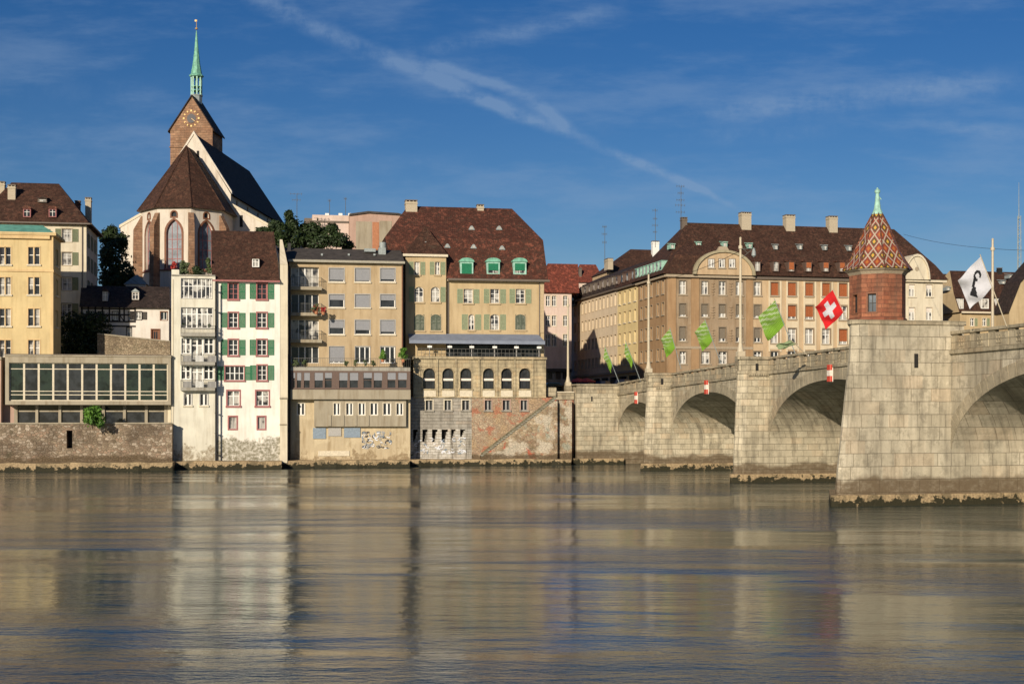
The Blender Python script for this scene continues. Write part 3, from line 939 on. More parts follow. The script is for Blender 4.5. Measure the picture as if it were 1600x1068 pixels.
# ------------------------------------------------------------ ledges at the water's edge
def ledge(px0, px1, v, top, label, wig=0.25, deep=3.0):
    F = bank('river_ledge', label, 'ledge', v, px0, 0.0)
    L = F.X(px1); mb = MB(); n = max(2, int(L/1.2)); rnd = random.Random(int(px0)+5)
    ys = [rnd.uniform(-wig, wig) for _ in range(n+1)]; zs = [top+rnd.uniform(-.08, .08) for _ in range(n+1)]
    for i in range(n):
        a, b = L*i/n, L*(i+1)/n
        mb.solid([(a, ys[i]-.15, -1.5), (b, ys[i+1]-.15, -1.5), (b, deep, -1.5), (a, deep, -1.5)],
                 [(a, ys[i], zs[i]), (b, ys[i+1], zs[i+1]), (b, deep, zs[i+1]), (a, deep, zs[i])], 'river_ledge')
    F.put(mb, 'ledge_stone')
    return F
ledge(-90, 269.5, 160.2, 0.95, 'long stone ledge along the water under the rubble wall', deep=4)
ledge(270, 440, 163.8, 0.9, 'stone ledge along the water under the two tall white houses')
ledge(440.5, 640, 166.3, 0.85, 'stone ledge along the water under the beige apartment block')
ledge(640.5, 892.5, 168.7, 0.8, 'stone ledge along the water under the arcade wall and river stair')

# ------------------------------------------------------------ rubble wall
F = bank('rubble_wall', 'long rubble stone river wall with a narrow dark doorway under the glass building', 'wall', 164.0, -90, 0.5)
xa, xb = F.X(104), F.X(113)
F.open.append((xa, xb, F.Z(108, 700), F.Z(108, 672), outline(xb-xa, F.Z(108, 672)-F.Z(108, 700), 0), 1.2))
za = F.Z(100, 662)
F.wall(0, F.X(269), -0.3, za, 'river_rubble', name='wall_face')
mb = MB(); mb.box(0, F.X(269), -0.12, 0.5, za, za+.16, 'concrete_warm'); F.put(mb, 'coping')
mb = MB(); mb.poly([(0, .5, za), (F.X(269), .5, za), (F.X(269), 6, za), (0, 6, za)], 'concrete_grey'); F.put(mb, 'terrace')
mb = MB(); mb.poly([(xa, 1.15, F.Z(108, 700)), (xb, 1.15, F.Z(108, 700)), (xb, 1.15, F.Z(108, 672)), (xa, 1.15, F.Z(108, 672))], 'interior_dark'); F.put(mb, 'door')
mb = MB(); L = F.X(269); mb.poly([(L, 0, -.3), (L, 6, -.3), (L, 6, za), (L, 0, za)], 'river_rubble'); F.put(mb, 'end_wall')

# ------------------------------------------------------------ glass building
F = bank('glass_building', 'low modern building with a long band of windows above the rubble river wall', 'building', 165.2, 8, 4.9)
x1 = F.X(267); zt, zb_ = F.Z(137, 557), F.Z(137, 632)
gz0, gz1 = F.Z(137, 626), F.Z(137, 567)
gx0, gx1 = F.X(14), F.X(262)
n = 11; pw = (gx1-gx0)/n
for i in range(n):
    F.winm(gx0+i*pw+.0, gx0+(i+1)*pw-.0, gz0, gz1, st('glassband', sash='grey_paint', cols=[], rows=[.30, .86, .15], fw=.10, mt=.09, rec=.30,
           pane='glass_green' if i > 7 else random.choice(['glass_dark', 'glass_green'])), name_ok=1) if False else \
    F.winm(gx0+i*pw, gx0+(i+1)*pw, gz0, gz1, st('glassband', sash='stone_trim_pale', cols=[], rows=[.255, .16, .84], fw=.11, mt=.09, rec=.30,
           pane='glass_green' if i > 7 else random.choice(['glass_dark', 'glass_green'])))
F.open = [(gx0, gx1, gz0, gz1, outline(gx1-gx0, gz1-gz0, 0), .4)]
F.wall(0, x1, zb_, zt, 'concrete_warm', name='upper_wall')
mb = MB(); mb.box(-.05, x1+.05, -.12, 9, zt, zt+.18, 'concrete_warm'); mb.box(-.05, x1+.05, -.16, 9, zt+.18, zt+.26, 'gutter'); F.put(mb, 'roof')
mb = MB(); mb.poly([(0, 0, zb_), (x1, 0, zb_), (x1, 9, zb_), (0, 9, zb_)], 'concrete_grey'); F.put(mb, 'soffit')
sides(F, 0, x1, 9, zb_, zt, 'concrete_warm')
G = F.side(0, 1.6, 0)
posts = [25.3, 57.6, 93.5, 127.6, 161.7, 194.6, 228.7, 259]
zl = 0.15
for i in range(7):
    G.win(posts[i]+2, posts[i+1]-2, 632, 662, st('lowband', sash='concrete_warm', cols=[], rows=[.67], fw=.06, mt=.16, rec=.2, pane='glass_dark'))
G.wall(G.X(22), G.X(262), 0, zb_, 'concrete_warm', name='lower_wall')
mb = MB(); mb.box(G.X(-40), G.X(22), 0.1, 6, 0, zb_, 'plaster_rose'); G.put(mb, 'brick_bay')
mb = MB(); mb.box(G.X(262), G.X(267), 0, 6, 0, zb_, 'plaster_cream'); G.put(mb, 'end_pier')

F2 = bank('brick_building', 'sliver of a red brick building at the far left beside the glass building', 'building', 165.6, 6, 4.9)
mb = MB(); xw = F2.X(-80)
mb.box(xw, -.3, 0, 8, 0, F2.Z(0, 562), 'plaster_rose'); F2.put(mb, 'wall')
mb = MB(); mb.box(xw, -.25, -.15, 8, F2.Z(0, 562), F2.Z(0, 557), 'concrete_warm'); F2.put(mb, 'roof')

# ------------------------------------------------------------ yellow building
F = bank('yellow_building', 'ochre yellow building with paired windows and a low green copper roof at far left', 'building', 176, -60, 9.0)
S = st('yel', sash='white_paint', cols=[.5], rows=[.60], fw=.06, mt=.07, sur=('plaster_yellow_trim', .12), sill='stone_trim_pale', rec=.2)
xr = F.X(82.5); z1 = F.Z(60, 368)
for cx in (-37, 8, 53):
    for (a, b) in ((386, 413), (433, 460), (482, 509), (531, 558)):
        for s_ in (-1, 1):
            F.win(cx+s_*4.9-4.0, cx+s_*4.9+4.0, a, b, dict(S, key='yel2', cols=[], mt=.09, rows=[.55], pane=random.choice(['glass_half', 'glass_curtain', 'glass_dark'])))
F.wall(0, xr, 0, z1, 'plaster_yellow')
R = F.side(xr, 0, pi/2)
for (a, b) in ((390, 416), (437, 462), (485, 511)):
    R.win(87, 90.5, a, b, dict(S, key='yelr', cols=[]))
    # narrow windows of the shaded flank
D = 15.0
mb = MB()
R.wall(0, D*.0+6.5, 0, z1, 'plaster_yellow', name='flank_wall')
mb = MB(); mb.poly([(xr, 6.5, 0), (0, 6.5, 0), (0, 6.5, z1), (xr, 6.5, z1)], 'plaster_yellow'); F.put(mb, 'rear_wall')
for py in (424.5,):
    mb = MB(); z = F.Z(50, py); mb.box(-.1, xr+.12, -.14, 6.4, z, z+.28, 'plaster_yellow_trim'); F.put(mb, 'string_course')
mb = MB(); z = F.Z(60, 386)
mb.box(F.X(79), xr+.06, -.06, -.002, 0, z1, 'plaster_yellow_trim'); F.put(mb, 'corner_pilaster')
mb = MB(); mb.box(-.3, xr+.45, -.5, 7, z1, z1+.35, 'plaster_yellow_trim')
nb = 46
for i in range(nb):
    x = (xr-.3)*i/nb; mb.box(x, x+.22, -.38, -.002, z1-.42, z1, 'plaster_yellow_trim')
F.put(mb, 'cornice')
e = lv(F, -64, 85.5, 364.5, -.55); a, b, z, c = e
rings(F, [(a, b+.2, z+.02, -.55), (a, b-2.0, z+1.55, 3.2)], 7.2, 'copper_roof')
mb = MB(); 
for px in (6, 16):
    pass
# ------------------------------------------------------------ grey house with hipped roof
F = bank('hipped_house', 'cream house with a brown hipped roof and small red dormers behind the yellow building', 'house', 192, -30, 12.0)
xr = F.X(135); ze = F.Z(100, 351)
S = st('hip', cols=[.5], rows=[.6], sur=('stone_trim', .1), shut=('olive_shutter', .75), pane='glass_curtain')
for (a, b) in ((357.5, 377.5), (394, 414), (433, 453), (474, 493)):
    F.win(97, 112, a, b, S)
    for cx in (60, 15): F.win(cx-7, cx+8, a, b, S)
F.wall(0, xr, 0, ze, 'plaster_cream')
R = F.side(xr, 0, pi/2)
for (a, b) in ((362, 382), (398, 418), (436, 456)):
    for x in (1.6, 5.2, 8.8):
        z0_ = F.Z(100, b)-.1; R.winm(x, x+.95, z0_, z0_+1.8, dict(S, key='hipr', shut=('olive_shutter', .45)))
R.wall(0, 12, 0, ze, 'plaster_cream', name='flank_wall')
sides(F, 0, xr, 12, 0, ze, 'plaster_cream', right=False)
roof = rings(F, [lv(F, -34, 141, 349, -.7), lv(F, -25, 126, 330, 1.1), lv(F, 18, 92, 286, 6.0)], 12.0, 'tiles_brown')
mb = MB(); mb.box(-.5, xr+.8, -.75, -.55, ze+.02, ze+.2, 'gutter'); mb.box(xr+.55, xr+.75, -.75, 12.6, ze+.02, ze+.2, 'gutter'); F.put(mb, 'gutter')
for cx in (42, 82): dormer(F, cx-6, cx+6, 326, 339, 0.0, 'pink_trim', 'tiles_red', 'glass_dark', 'arc', 2.0)
dormer(F, 59, 73, 310, 316, 2.2, 'gutter', 'tiles_dark', 'glass_curtain', 'flat', 1.8)
chimney(F, 12, 24, 288, 316, 3.0, parent=None)
chimney(F, -6, 7, 283, 300, 5.0)
chimney(F, 133, 142, 308, 345, 9.0, th=1.0)
chimney(F, 117, 125, 313, 335, 7.0, 'tiles_red', th=.8)
downpipe(F, 128.5, 352, 500)
# ------------------------------------------------------------ half-timbered house
F = bank('timber_house', 'small white half-timbered house with a dark roof and two dormers in shade below the church', 'house', 189, 126, 14.0)
xr = F.X(264); ze = F.Z(190, 480)
T = st('tmb', cols=[.5], rows=[.6], sur=('oak_black', .10), rec=.12, pane='glass_curtain')
for a, b in ((140, 146), (155, 162), (176, 184), (201, 210)):
    F.win(a, b, 487, 500, T)
F.win(198.5, 205, 512, 527, T)
for a, b, c_, d_ in ((212, 221, 487, 499),): F.win(a, b, c_, d_, dict(T, key='tmb3', shut=('oak_black', .6)))
F.win(251, 261, 487, 499.5, st('tmb2', cols=[.5], rows=[], sur=('wood_brown', .1), pane='glass_dark'))
F.win(237, 249, 515, 532, st('tdoor', name='door', cols=[.5], rows=[], sur=('wood_brown', .14), pane='glass_dark', sash='wood_brown', fw=.25))
F.wall(0, xr, 0, ze, 'plaster_house')
sides(F, 0, xr, 7, 0, ze, 'plaster_house')
mb = MB()
z_a, z_b, z_c = F.Z(165, 502), F.Z(165, 484), F.Z(165, 522)
for px in (128, 138, 149, 160, 171, 187, 194, 211):
    x = F.X(px); mb.box(x-.1, x+.1, -.04, -.002, z_a, ze, 'oak_black')
for z in (z_a, ze-.2, z_a+.9, z_a-.6):
    mb.box(0, F.X(212), -.05, -.003, z-.1, z+.1, 'oak_black')
for i, (p, q) in enumerate(((128, 138), (149, 160), (160, 171), (187, 194))):
    a, b = F.X(p), F.X(q)
    if i % 2: a, b = b, a
    mb.solid([(a-.07, -.03, z_a), (a+.07, -.03, z_a), (a+.07, -.002, z_a), (a-.07, -.002, z_a)],
             [(b-.07, -.03, z_a+.9), (b+.07, -.03, z_a+.9), (b+.07, -.002, z_a+.9), (b-.07, -.002, z_a+.9)], 'oak_black')
F.put(mb, 'timber_framing')
rings(F, [lv(F, 124, 266, 480, -.6), lv(F, 127, 265, 447, 3.4)], 6.8, 'tiles_dark', gl='plaster_house', gr='plaster_house')
dormer(F, 160, 168.5, 455, 470, .2, 'grey_paint', 'tiles_dark', 'glass_curtain', 'gable', 2.2)
dormer(F, 206, 217, 456, 468, .4, 'plaster_house', 'lead', 'glass_half', 'gable', 2.2)
# garden wall beneath it
F = bank('garden_wall', 'sloping rubble garden wall in sunlight below the half-timbered house', 'wall', 184.5, 152, 9.0)
L = F.X(266); zt = lambda x: F.Z(152, 522)+(F.Z(262, 534)-F.Z(152, 522))*x/L
F.wall(0, L, 0, 5, 'garden_rubble', name='wall_face', top=zt)
mb = MB(); mb.solid([(0, -.1, zt(0)), (L, -.1, zt(L)), (L, .6, zt(L)), (0, .6, zt(0))], [(0, -.1, zt(0)+.15), (L, -.1, zt(L)+.15), (L, .6, zt(L)+.15), (0, .6, zt(0)+.15)], 'concrete_warm'); F.put(mb, 'coping')

# ------------------------------------------------------------ narrow pale house with balconies
F = bank('balcony_house', 'narrow pale house with stacked iron balconies and a planted roof terrace', 'house', 165.8, 267.7, 0.9)
xr = F.X(336.5); zt = F.Z(300, 431)
B7 = st('bal1', cols=[.09, .24, .38, .52, .66, .8, .93], rows=[.62], fw=.05, mt=.09, sur=('grey_paint', .05), pane='glass_half')
F.win(283, 331, 435, 466, B7)
F.win(283, 332, 480.5, 512, dict(B7, key='bal2', cols=[.17, .34, .5, .66, .83], rows=[.68], mt=.12, pane='glass_half'))
for y0_, y1_ in ((528, 552), (571, 592)):
    F.win(283.5, 297, y0_, y1_, st('bal3', cols=[.5], rows=[.6], fw=.06, mt=.10, sur=('white_paint', .06), pane='glass_half'))
    F.win(299, 316.5, y0_, y1_+9, st('bal4', name='balcony_door', cols=[.5], rows=[.66], fw=.08, mt=.12, sur=('white_paint', .06), pane='glass_half'))
    F.win(319, 333, y0_, y1_, st('bal3', cols=[.5], rows=[.6], fw=.06, mt=.10, sur=('white_paint', .06), pane='glass_dark'))
for a in (288, 313):
    F.win(a, a+11, 615, 633, st('bal5', cols=[.5], rows=[], fw=.06, mt=.12, sur=('grey_paint', .12), sill='stone_trim_pale', pane='glass_half'))
F.wall(0, xr, -.3, zt, 'plaster_pale_green')
sides(F, 0, xr, 12, 0, zt, 'plaster_pale_green')
for k, (ys, yr) in enumerate(((522, 508), (567, 551), (607, 591))):
    z = F.Z(310, ys+2); zr_ = F.Z(310, yr); a, b = F.X(282, -.9), F.X(336, -.9)
    bal = boxpx(F, 282, 336, ys-2, ys+3, -.95, -.01, 'concrete_grey', 'balcony')
    mb = MB(); railing(mb, a+.03, b-.03, -.9, z+.2, z+1.15, step=.14); railing_side(mb, -.9, 0, b-.03, z+.2, z+1.15); railing_side(mb, -.9, 0, a+.03, z+.2, z+1.15)
    if k: 
        for i in range(3):
            xx = a+.3+i*1.4; mb.box(xx, xx+.95, -.86, -.85, z+.25, z+1.0, 'grey_paint' if i != 1 else 'white_paint')
    mb.build('railing', bal)
mb = MB(); mb.box(0, xr, -.12, 12, zt, zt+.14, 'concrete_grey'); F.put(mb, 'roof_terrace')
boxpx(F, 268, 280, 421, 431.5, .0, 1.2, 'plaster_pale_green', 'parapet')
boxpx(F, 268.5, 271, 436, 710, -.06, -.002, 'plaster_cream', 'corner_strip')
# the black pipe between the two white houses
F2 = bank('drain_pipe', 'tall dark pipe running down to the water between the two white houses', 'pipe', 165.4, 337.3, -0.3)
mb = MB(); mb.tube((0, 0, 0), (0, 0, F2.Z(337.3, 440)), .10, 'dark_metal', 8)
for i in range(9): mb.box(-.14, .14, -.14, .5, 2+i*2.4, 2.08+i*2.4, 'dark_metal')
F2.put(mb, 'pipe')
F2 = bank('drain_pipe', 'tall dark pipe down to the water between the green-shuttered house and the apartment block', 'pipe', 167.6, 452.6, -0.3)
mb = MB(); mb.tube((0, 0, 0), (0, 0, F2.Z(452.6, 416)), .13, 'dark_metal', 8)
for i in range(9): mb.box(-.17, .17, -.17, .5, 2+i*2.6, 2.08+i*2.6, 'dark_metal')
F2.put(mb, 'pipe')

# ------------------------------------------------------------ white house with green shutters
F = bank('shuttered_house', 'tall white house with bright green shutters, pink window frames and a brown tiled roof', 'house', 166.4, 338.5, 0.9)
xr = F.X(437.5); ze = F.Z(388, 440)
rows_ = ((443, 467), (488.5, 511.5), (530.5, 554.5))
for r_, (a, b) in enumerate(rows_):
    for k, (p, q) in enumerate(((357.5, 371.5), (402, 416.5))):
        sash = 'pink_trim' if r_ == 0 else 'white_paint'
        F.win(p, q, a, b, st('shu%d' % (r_ == 0), cols=[.5], rows=[.36, .66], fw=.06, mt=.055, sash=sash, sur=('pink_trim', .15), sill='pink_trim',
              shut=('green_shutter', .72), pane='glass_dark'))
F.win(352, 381, 572, 593.5, st('shu3', cols=[.25, .5, .75], rows=[.5], fw=.05, mt=.08, sur=('pink_trim', .13), sill='pink_trim', shut=('green_shutter', .80), pane='glass_dark'))
F.win(402.5, 416.5, 570.5, 593.5, st('shu1', cols=[.5], rows=[.36, .66], fw=.06, mt=.055, sash='white_paint', sur=('pink_trim', .15), sill='pink_trim', shut=('green_shutter', .72), pane='glass_dark'))
for p, q in ((355.5, 374), (400.5, 419.5)):
    F.win(p, q, 610.5, 633.5, st('shu4', cols=[.5], rows=[.64], fw=.07, mt=.09, sur=('pink_trim', .17), sill='pink_trim', pane='glass_half'))
for p, q in ((358, 369.5), (403, 414)):
    F.win(p, q, 651, 669.5, st('shu5', cols=[.5], rows=[], fw=.08, mt=.07, sur=('pink_trim', .17), sash='grey_paint', pane='glass_curtain'))
F.wall(0, xr, -.3, ze, 'plaster_white')
sides(F, 0, xr, 12, -.3, ze, 'plaster_white')
rings(F, [lv(F, 331, 437.2, 438.5, -.5), lv(F, 330, 428, 361, 6.0)], 12, 'tiles_brown', gl='plaster_white', gr='plaster_cream')
mb = MB(); z = F.Z(388, 440); mb.box(-.5, xr, -.62, -.42, z-.05, z+.13, 'pink_trim'); F.put(mb, 'gutter')
dormer(F, 394, 405, 404, 417, 0.9, 'white_paint', 'tiles_brown', 'glass_half', 'gable', 2.5)
# stepped fire wall and buttress
mb = MB()
pts = [F.pt(437.6, 722, 0), F.pt(450, 722, 0), F.pt(450, 412, 0), F.pt(447, 405, 0), F.pt(441, 398, 0), F.pt(431, 388, 0), F.pt(431, 384, 0)]
F3 = F.side(F.X(437.6), 0, 0)
zz = [F.Z(440, y) for y in (724, 412, 388)]
w_ = F.X(449.5)-F.X(437.6)
mb.box(0, w_, .05, 9, -.3, F.Z(443, 413), 'plaster_cream')
F3.put(mb, 'fire_wall')
mb = MB(); z2 = F.Z(443, 413)
mb.solid([(-.02, 0.0, z2), (w_, 0.0, z2), (w_, 9, z2), (-.02, 9, z2)], [(-.02, 3.6, z2+3.4), (w_-.6, 3.6, z2+3.4), (w_-.6, 4.6, z2+3.4), (-.02, 4.6, z2+3.4)], 'plaster_cream')
F3.put(mb, 'gable_slope')
mb = MB(); mb.box(.0, w_*.95, -.35, .04, -.3, F.Z(443, 664), 'plaster_cream'); mb.box(.0, w_*.95, -.28, .04, F.Z(443, 664), F.Z(443, 623), 'plaster_cream'); mb.box(-.06, w_, -.42, .04, F.Z(443, 664), F.Z(443, 662), 'concrete_warm'); mb.box(-.06, w_, -.42, .04, F.Z(443, 623), F.Z(443, 620.5), 'concrete_warm')
F3.put(mb, 'buttress')

# ------------------------------------------------------------ beige apartment block
F = bank('apartment_block', 'beige apartment block with roller blinds, corner balconies and a long dark window band', 'apartment block', 170.2, 452, 0.8)
xr = F.X(630); ze = F.Z(540, 411); zt = F.Z(540, 576)
W = st('apt', cols=[], rows=[], fw=.07, sash='white_paint', sur=('grey_paint', .10), sill='stone_trim_pale', rec=.14)
for r_, (a, b, fr) in enumerate(((419, 440, (.86, .9, .82)), (460, 480, (.42, .99, .45)), (500, 522, (.55, .7, .82)))):
    for k, (p, q) in enumerate(((514.5, 537.5), (555, 578), (594.5, 617))):
        F.win(p, q, a, b, dict(W, blind=('grey_blind', fr[k]), pane='glass_dark'))
for k, (p, q) in enumerate(((514.5, 537.5), (555, 578), (594.5, 617))):
    F.win(p, q, 541, 567, st('aptd', name='terrace_door', cols=[.3, .66], rows=[], fw=.10, mt=.12, sur=('grey_paint', .06), pane='glass_dark', rec=.14, blind=('grey_blind', .9 if k == 0 else .0)))
for r_, (a, b) in enumerate(((417, 448), (459, 489), (499, 531), (541, 567))):
    F.win(455, 498, a, b, st('aptb', name='balcony_door', cols=[.27, .5, .76], rows=[], fw=.06, mt=.10, sash='white_paint', rec=.5, pane=['glass_curtain', 'glass_dark', 'glass_half', 'glass_dark'][r_]))
F.wall(0, xr, zt, ze, 'plaster_beige')
sides(F, 0, xr, 10, 0, ze, 'plaster_beige')
for k, ys in enumerate((449.5, 490, 532)):
    z = F.Z(480, ys); a, b = F.X(454, -1.0), F.X(503, -1.0)
    bal = boxpx(F, 454, 503, ys-2, ys+3, -1.1, -.01, 'concrete_warm', 'balcony')
    mb = MB(); railing(mb, a+.03, b-.03, -1.05, z+.15, z+1.2, 'iron_rail', .2); railing_side(mb, -1.05, 0, b-.03, z+.15, z+1.2); railing_side(mb, -1.05, 0, a+.03, z+.15, z+1.2)
    mb.build('railing', bal)
roof = rings(F, [lv(F, 449, 633, 409, -.5), lv(F, 432, 626, 389, 4.4, 530)], 10, 'roof_felt')
mb = MB(); mb.box(F.X(450), F.X(632), -.68, -.3, ze, ze+.28, 'gutter_pale'); F.put(mb, 'gutter')
downpipe(F, 628.5, 414, 570, mat='wood_brown')
for px in (503, 545, 585): 
    mb = MB(); x = F.X(px, 1.8); z = F.Z(px, 398, 1.8); mb.box(x-.12, x+.12, 1.7, 2.0, z-.1, z+.15, 'lead'); F.put(mb, 'roof_vent')
mb = MB(); x = F.X(452, 3.5); z = F.Z(452, 386, 3.5); mb.box(x-.2, x+.2, 3.4, 3.9, z-1, z+.5, 'dark_metal'); F.put(mb, 'roof_vent')
mb = MB(); x = F.X(597, 2.8); z = F.Z(597, 396, 2.8); mb.box(x-.45, x+.45, 2.6, 3.4, z-.4, z+.7, 'lead'); mb.tube((x+.1, 3, z+.6), (x+.1, 3, z+1.4), .42, 'lead', 10); mb.box(x-2.2, x-.8, 2.8, 3.4, z+.2, z+.6, 'lead'); F.put(mb, 'ventilation_unit')
# terrace floor and window band
B = F.side(0, -2.6, 0)
EE = F.side(0, -1.6, 0)
x0_, x1_ = B.X(454), B.X(641)
zt_, zb2 = B.Z(545, 573.5), B.Z(545, 579)
mb = MB(); mb.box(x0_, x1_, 0, 4.0, zb2, zt_, 'concrete_grey'); B.put(mb, 'terrace_slab')
mb = MB(); railing(mb, x0_, x1_, .05, zt_, zt_+1.1, 'iron_rail', .22); B.put(mb, 'terrace_railing')
band = [(458, 461.5), (464, 471), (475, 484.5), (491.5, 505), (507.5, 519), (530, 543.5), (546.5, 560), (568, 581.5), (584, 597.5), (605.5, 618.5), (622, 636)]
for p, q in band:
    B.win(p, q, 582, 606, st('band', cols=[], rows=[.52], fw=.06, mt=.06, sash='brown_panel', rec=.1, pane='glass_dark', blind=('sign_white' if random.random() < .0 else 'grey_blind', random.choice([.35, .45, .5]))))
B.wall(x0_, x1_, B.Z(545, 608), zb2, 'brown_panel', name='band_wall')
mb = MB(); mb.box(x0_, x1_+.02, -.15, 2.2, B.Z(545, 623.5), B.Z(545, 608.5), 'concrete_warm'); B.put(mb, 'parapet_band')
mb = MB(); mb.box(x0_+.02, x0_+.1, .03, 2.2, B.Z(545, 608), zb2, 'brown_panel'); mb.box(x1_-.08, x1_, .03, 2.2, B.Z(545, 608), zb2, 'brown_panel'); B.put(mb, 'band_end')
# small window storey on corbelled bay
C_ = F.side(0, -2.2, 0)
for p, q in ((464.5, 476), (521.5, 531), (541, 551), (560.5, 570.5), (579, 590), (599, 610.5), (619.5, 629.5)):
    (EE if p < 470 else C_).win(p, q, 629.5, 648, st('lav', cols=[.5], rows=[], fw=.07, mt=.13, sur=('stone_trim_pale', .1), rec=.12, pane='glass_dark'))
EE.wall(EE.X(450.2), EE.X(491), -.3, B.Z(545, 608), 'concrete_low', name='lower_wall')
mb = MB(); a, b = EE.X(450.2), EE.X(641); zz = B.Z(545, 608); mb.poly([(b, 0, -.3), (b, 6, -.3), (b, 6, zz), (b, 0, zz)], 'concrete_low'); mb.poly([(a, 6, -.3), (a, 0, -.3), (a, 0, zz), (a, 6, zz)], 'concrete_low'); EE.put(mb, 'lower_side')
C_.wall(C_.X(491), C_.X(634.5), C_.Z(560, 666), C_.Z(560, 620), 'concrete_warm', name='bay_wall')
mb = MB(); a, b = C_.X(491), C_.X(634.5); z = C_.Z(560, 666)
mb.poly([(a, 0, z), (b, 0, z), (b, .9, z), (a, .9, z)], 'concrete_grey'); mb.poly([(a, .9, z), (a, 0, z), (a, 0, z+4), (a, .9, z+4)], 'concrete_warm'); mb.poly([(b, 0, z), (b, .9, z), (b, .9, z+4), (b, 0, z+4)], 'concrete_warm')
C_.put(mb, 'bay_underside')
for p, q in ((513, 517.5), (535, 538), (554, 557.5), (574, 577)):
    mb = MB(); mb.box(C_.X(p), C_.X(q), -.10, -.002, C_.Z(560, 665), C_.Z(560, 648), 'concrete_warm'); C_.put(mb, 'bay_rib')
EE.wall(EE.X(491), EE.X(641), -.3, B.Z(545, 608), 'concrete_low', name='base_wall')
for (p, q, a, b, m_) in ((489, 509, 668, 685, 'graffiti_blue'), (513, 533, 668, 681, 'grey_paint'), (537.5, 563, 668, 683, 'graffiti_blue')):
    boxpx(EE, p, q, a, b, -.12, -.003, m_, 'hatch')
boxpx(EE, 497, 546, 704, 712, -.1, -.004, 'stone_trim_pale', 'pale_patch')
# scrawl on the lower wall
def scrawl(F, px0, px1, py0, py1, c, seed, mats, nstroke, parent=None):
    rnd = random.Random(seed); mb = MB()
    a, b = F.X(px0), F.X(px1); z0, z1 = F.Z((px0+px1)/2, py1), F.Z((px0+px1)/2, py0)
    for s_ in range(nstroke):
        m_ = rnd.choice(mats); cx, cz = rnd.uniform(a, b), rnd.uniform(z0, z1)
        r = rnd.uniform(.10, .30); a0 = rnd.uniform(0, 6.28); n = 8; wd = rnd.uniform(.03, .08); sp = rnd.uniform(.4, 1.3)
        last = None
        for i in range(n):
            t_ = a0+i*.5*sp; rr = r*(1-.05*i)
            x, z = cx+rr*cos(t_)*1.2, cz+rr*sin(t_)*.9
            x = min(b, max(a, x)); z = min(z1, max(z0, z))
            if last and (abs(x-last[0])+abs(z-last[1])) > .02:
                dx, dz = x-last[0], z-last[1]; l = math.hypot(dx, dz); nx, nz = -dz/l*wd, dx/l*wd
                cc = c-.002*s_
                mb.poly([(last[0]-nx, cc, last[1]-nz), (x-nx, cc, z-nz), (x+nx, cc, z+nz), (last[0]+nx, cc, last[1]+nz)], m_)
            last = (x, z)
    return F.put(mb, 'graffiti')
scrawl(EE, 566, 611, 674, 700, -.01, 3, ['graffiti_white', 'graffiti_black', 'grey_paint', 'graffiti_blue'], 70)

# ------------------------------------------------------------ big house over the arcade wall
F = bank('restaurant_house', 'large sand coloured house with a red-brown mansard roof, green dormers and a river terrace', 'house', 173.8, 633, 8.0)
xt = F.X(698); xr = F.X(850); ze = F.Z(775, 439)
z_b = F.Z(740, 557)
Tw = F.side(0, -.6, 0)
SG = st('sand', cols=[.5], rows=[.36, .68], fw=.06, mt=.06, sur=('sand_trim', .10), sill='sand_trim', shut=('sage_shutter', .72), pane='glass_half')
for p in (724.5, 766, 806):
    F.win(p, p+14, 451.5, 473.5, SG)
F.win(732, 741, 491, 515, dict(SG, key='sg2', cols=[.5], arch=.25, shut=('sage_shutter', .75)))
F.win(766, 780, 491, 515, dict(SG, key='sg3', arch=.25))
F.win(805, 821, 491, 515, dict(SG, key='sg4', arch=.25, shut=('dark_shutter', .6, 'c')))
S2 = dict(SG, key='sg5', shut=('sage_shutter', .58))
Tw.win(647.5, 655.5, 409, 429, dict(S2, key='sg6', cols=[.5], rows=[.66]))
Tw.win(680, 687, 409, 429, dict(S2, key='sg6', cols=[.5], rows=[.66]))
for p in (648, 673.5): Tw.win(p, p+13.5, 448, 471.5, dict(S2, key='sg7', arch=.3, shut=('sage_shutter', .62, 'l' if p < 650 else 'r')))
for p in (647, 673): Tw.win(p, p+16, 491, 516, dict(S2, key='sg8', arch=.3, shut=('dark_shutter', .6, 'c')))
F.wall(xt, xr, z_b-.5, ze, 'plaster_sand')
sides(F, 0, xr, 15, 0, ze, 'plaster_sand')
zte = Tw.Z(665, 401); xt2 = Tw.X(697)
Tw.wall(0, xt2, z_b-.5, zte, 'plaster_sand', name='tower_wall')
mb = MB(); mb.poly([(0, 4, z_b), (0, 0, z_b), (0, 0, zte), (0, 4, zte)], 'plaster_sand'); mb.poly([(xt2, 0, z_b), (xt2, 4, z_b), (xt2, 4, zte), (xt2, 0, zte)], 'plaster_sand'); Tw.put(mb, 'tower_side')
mb = MB(); mb.box(-.35, xt2+.2, -.35, 1.6, zte, zte+.3, 'stone_trim_pale'); Tw.put(mb, 'cornice')
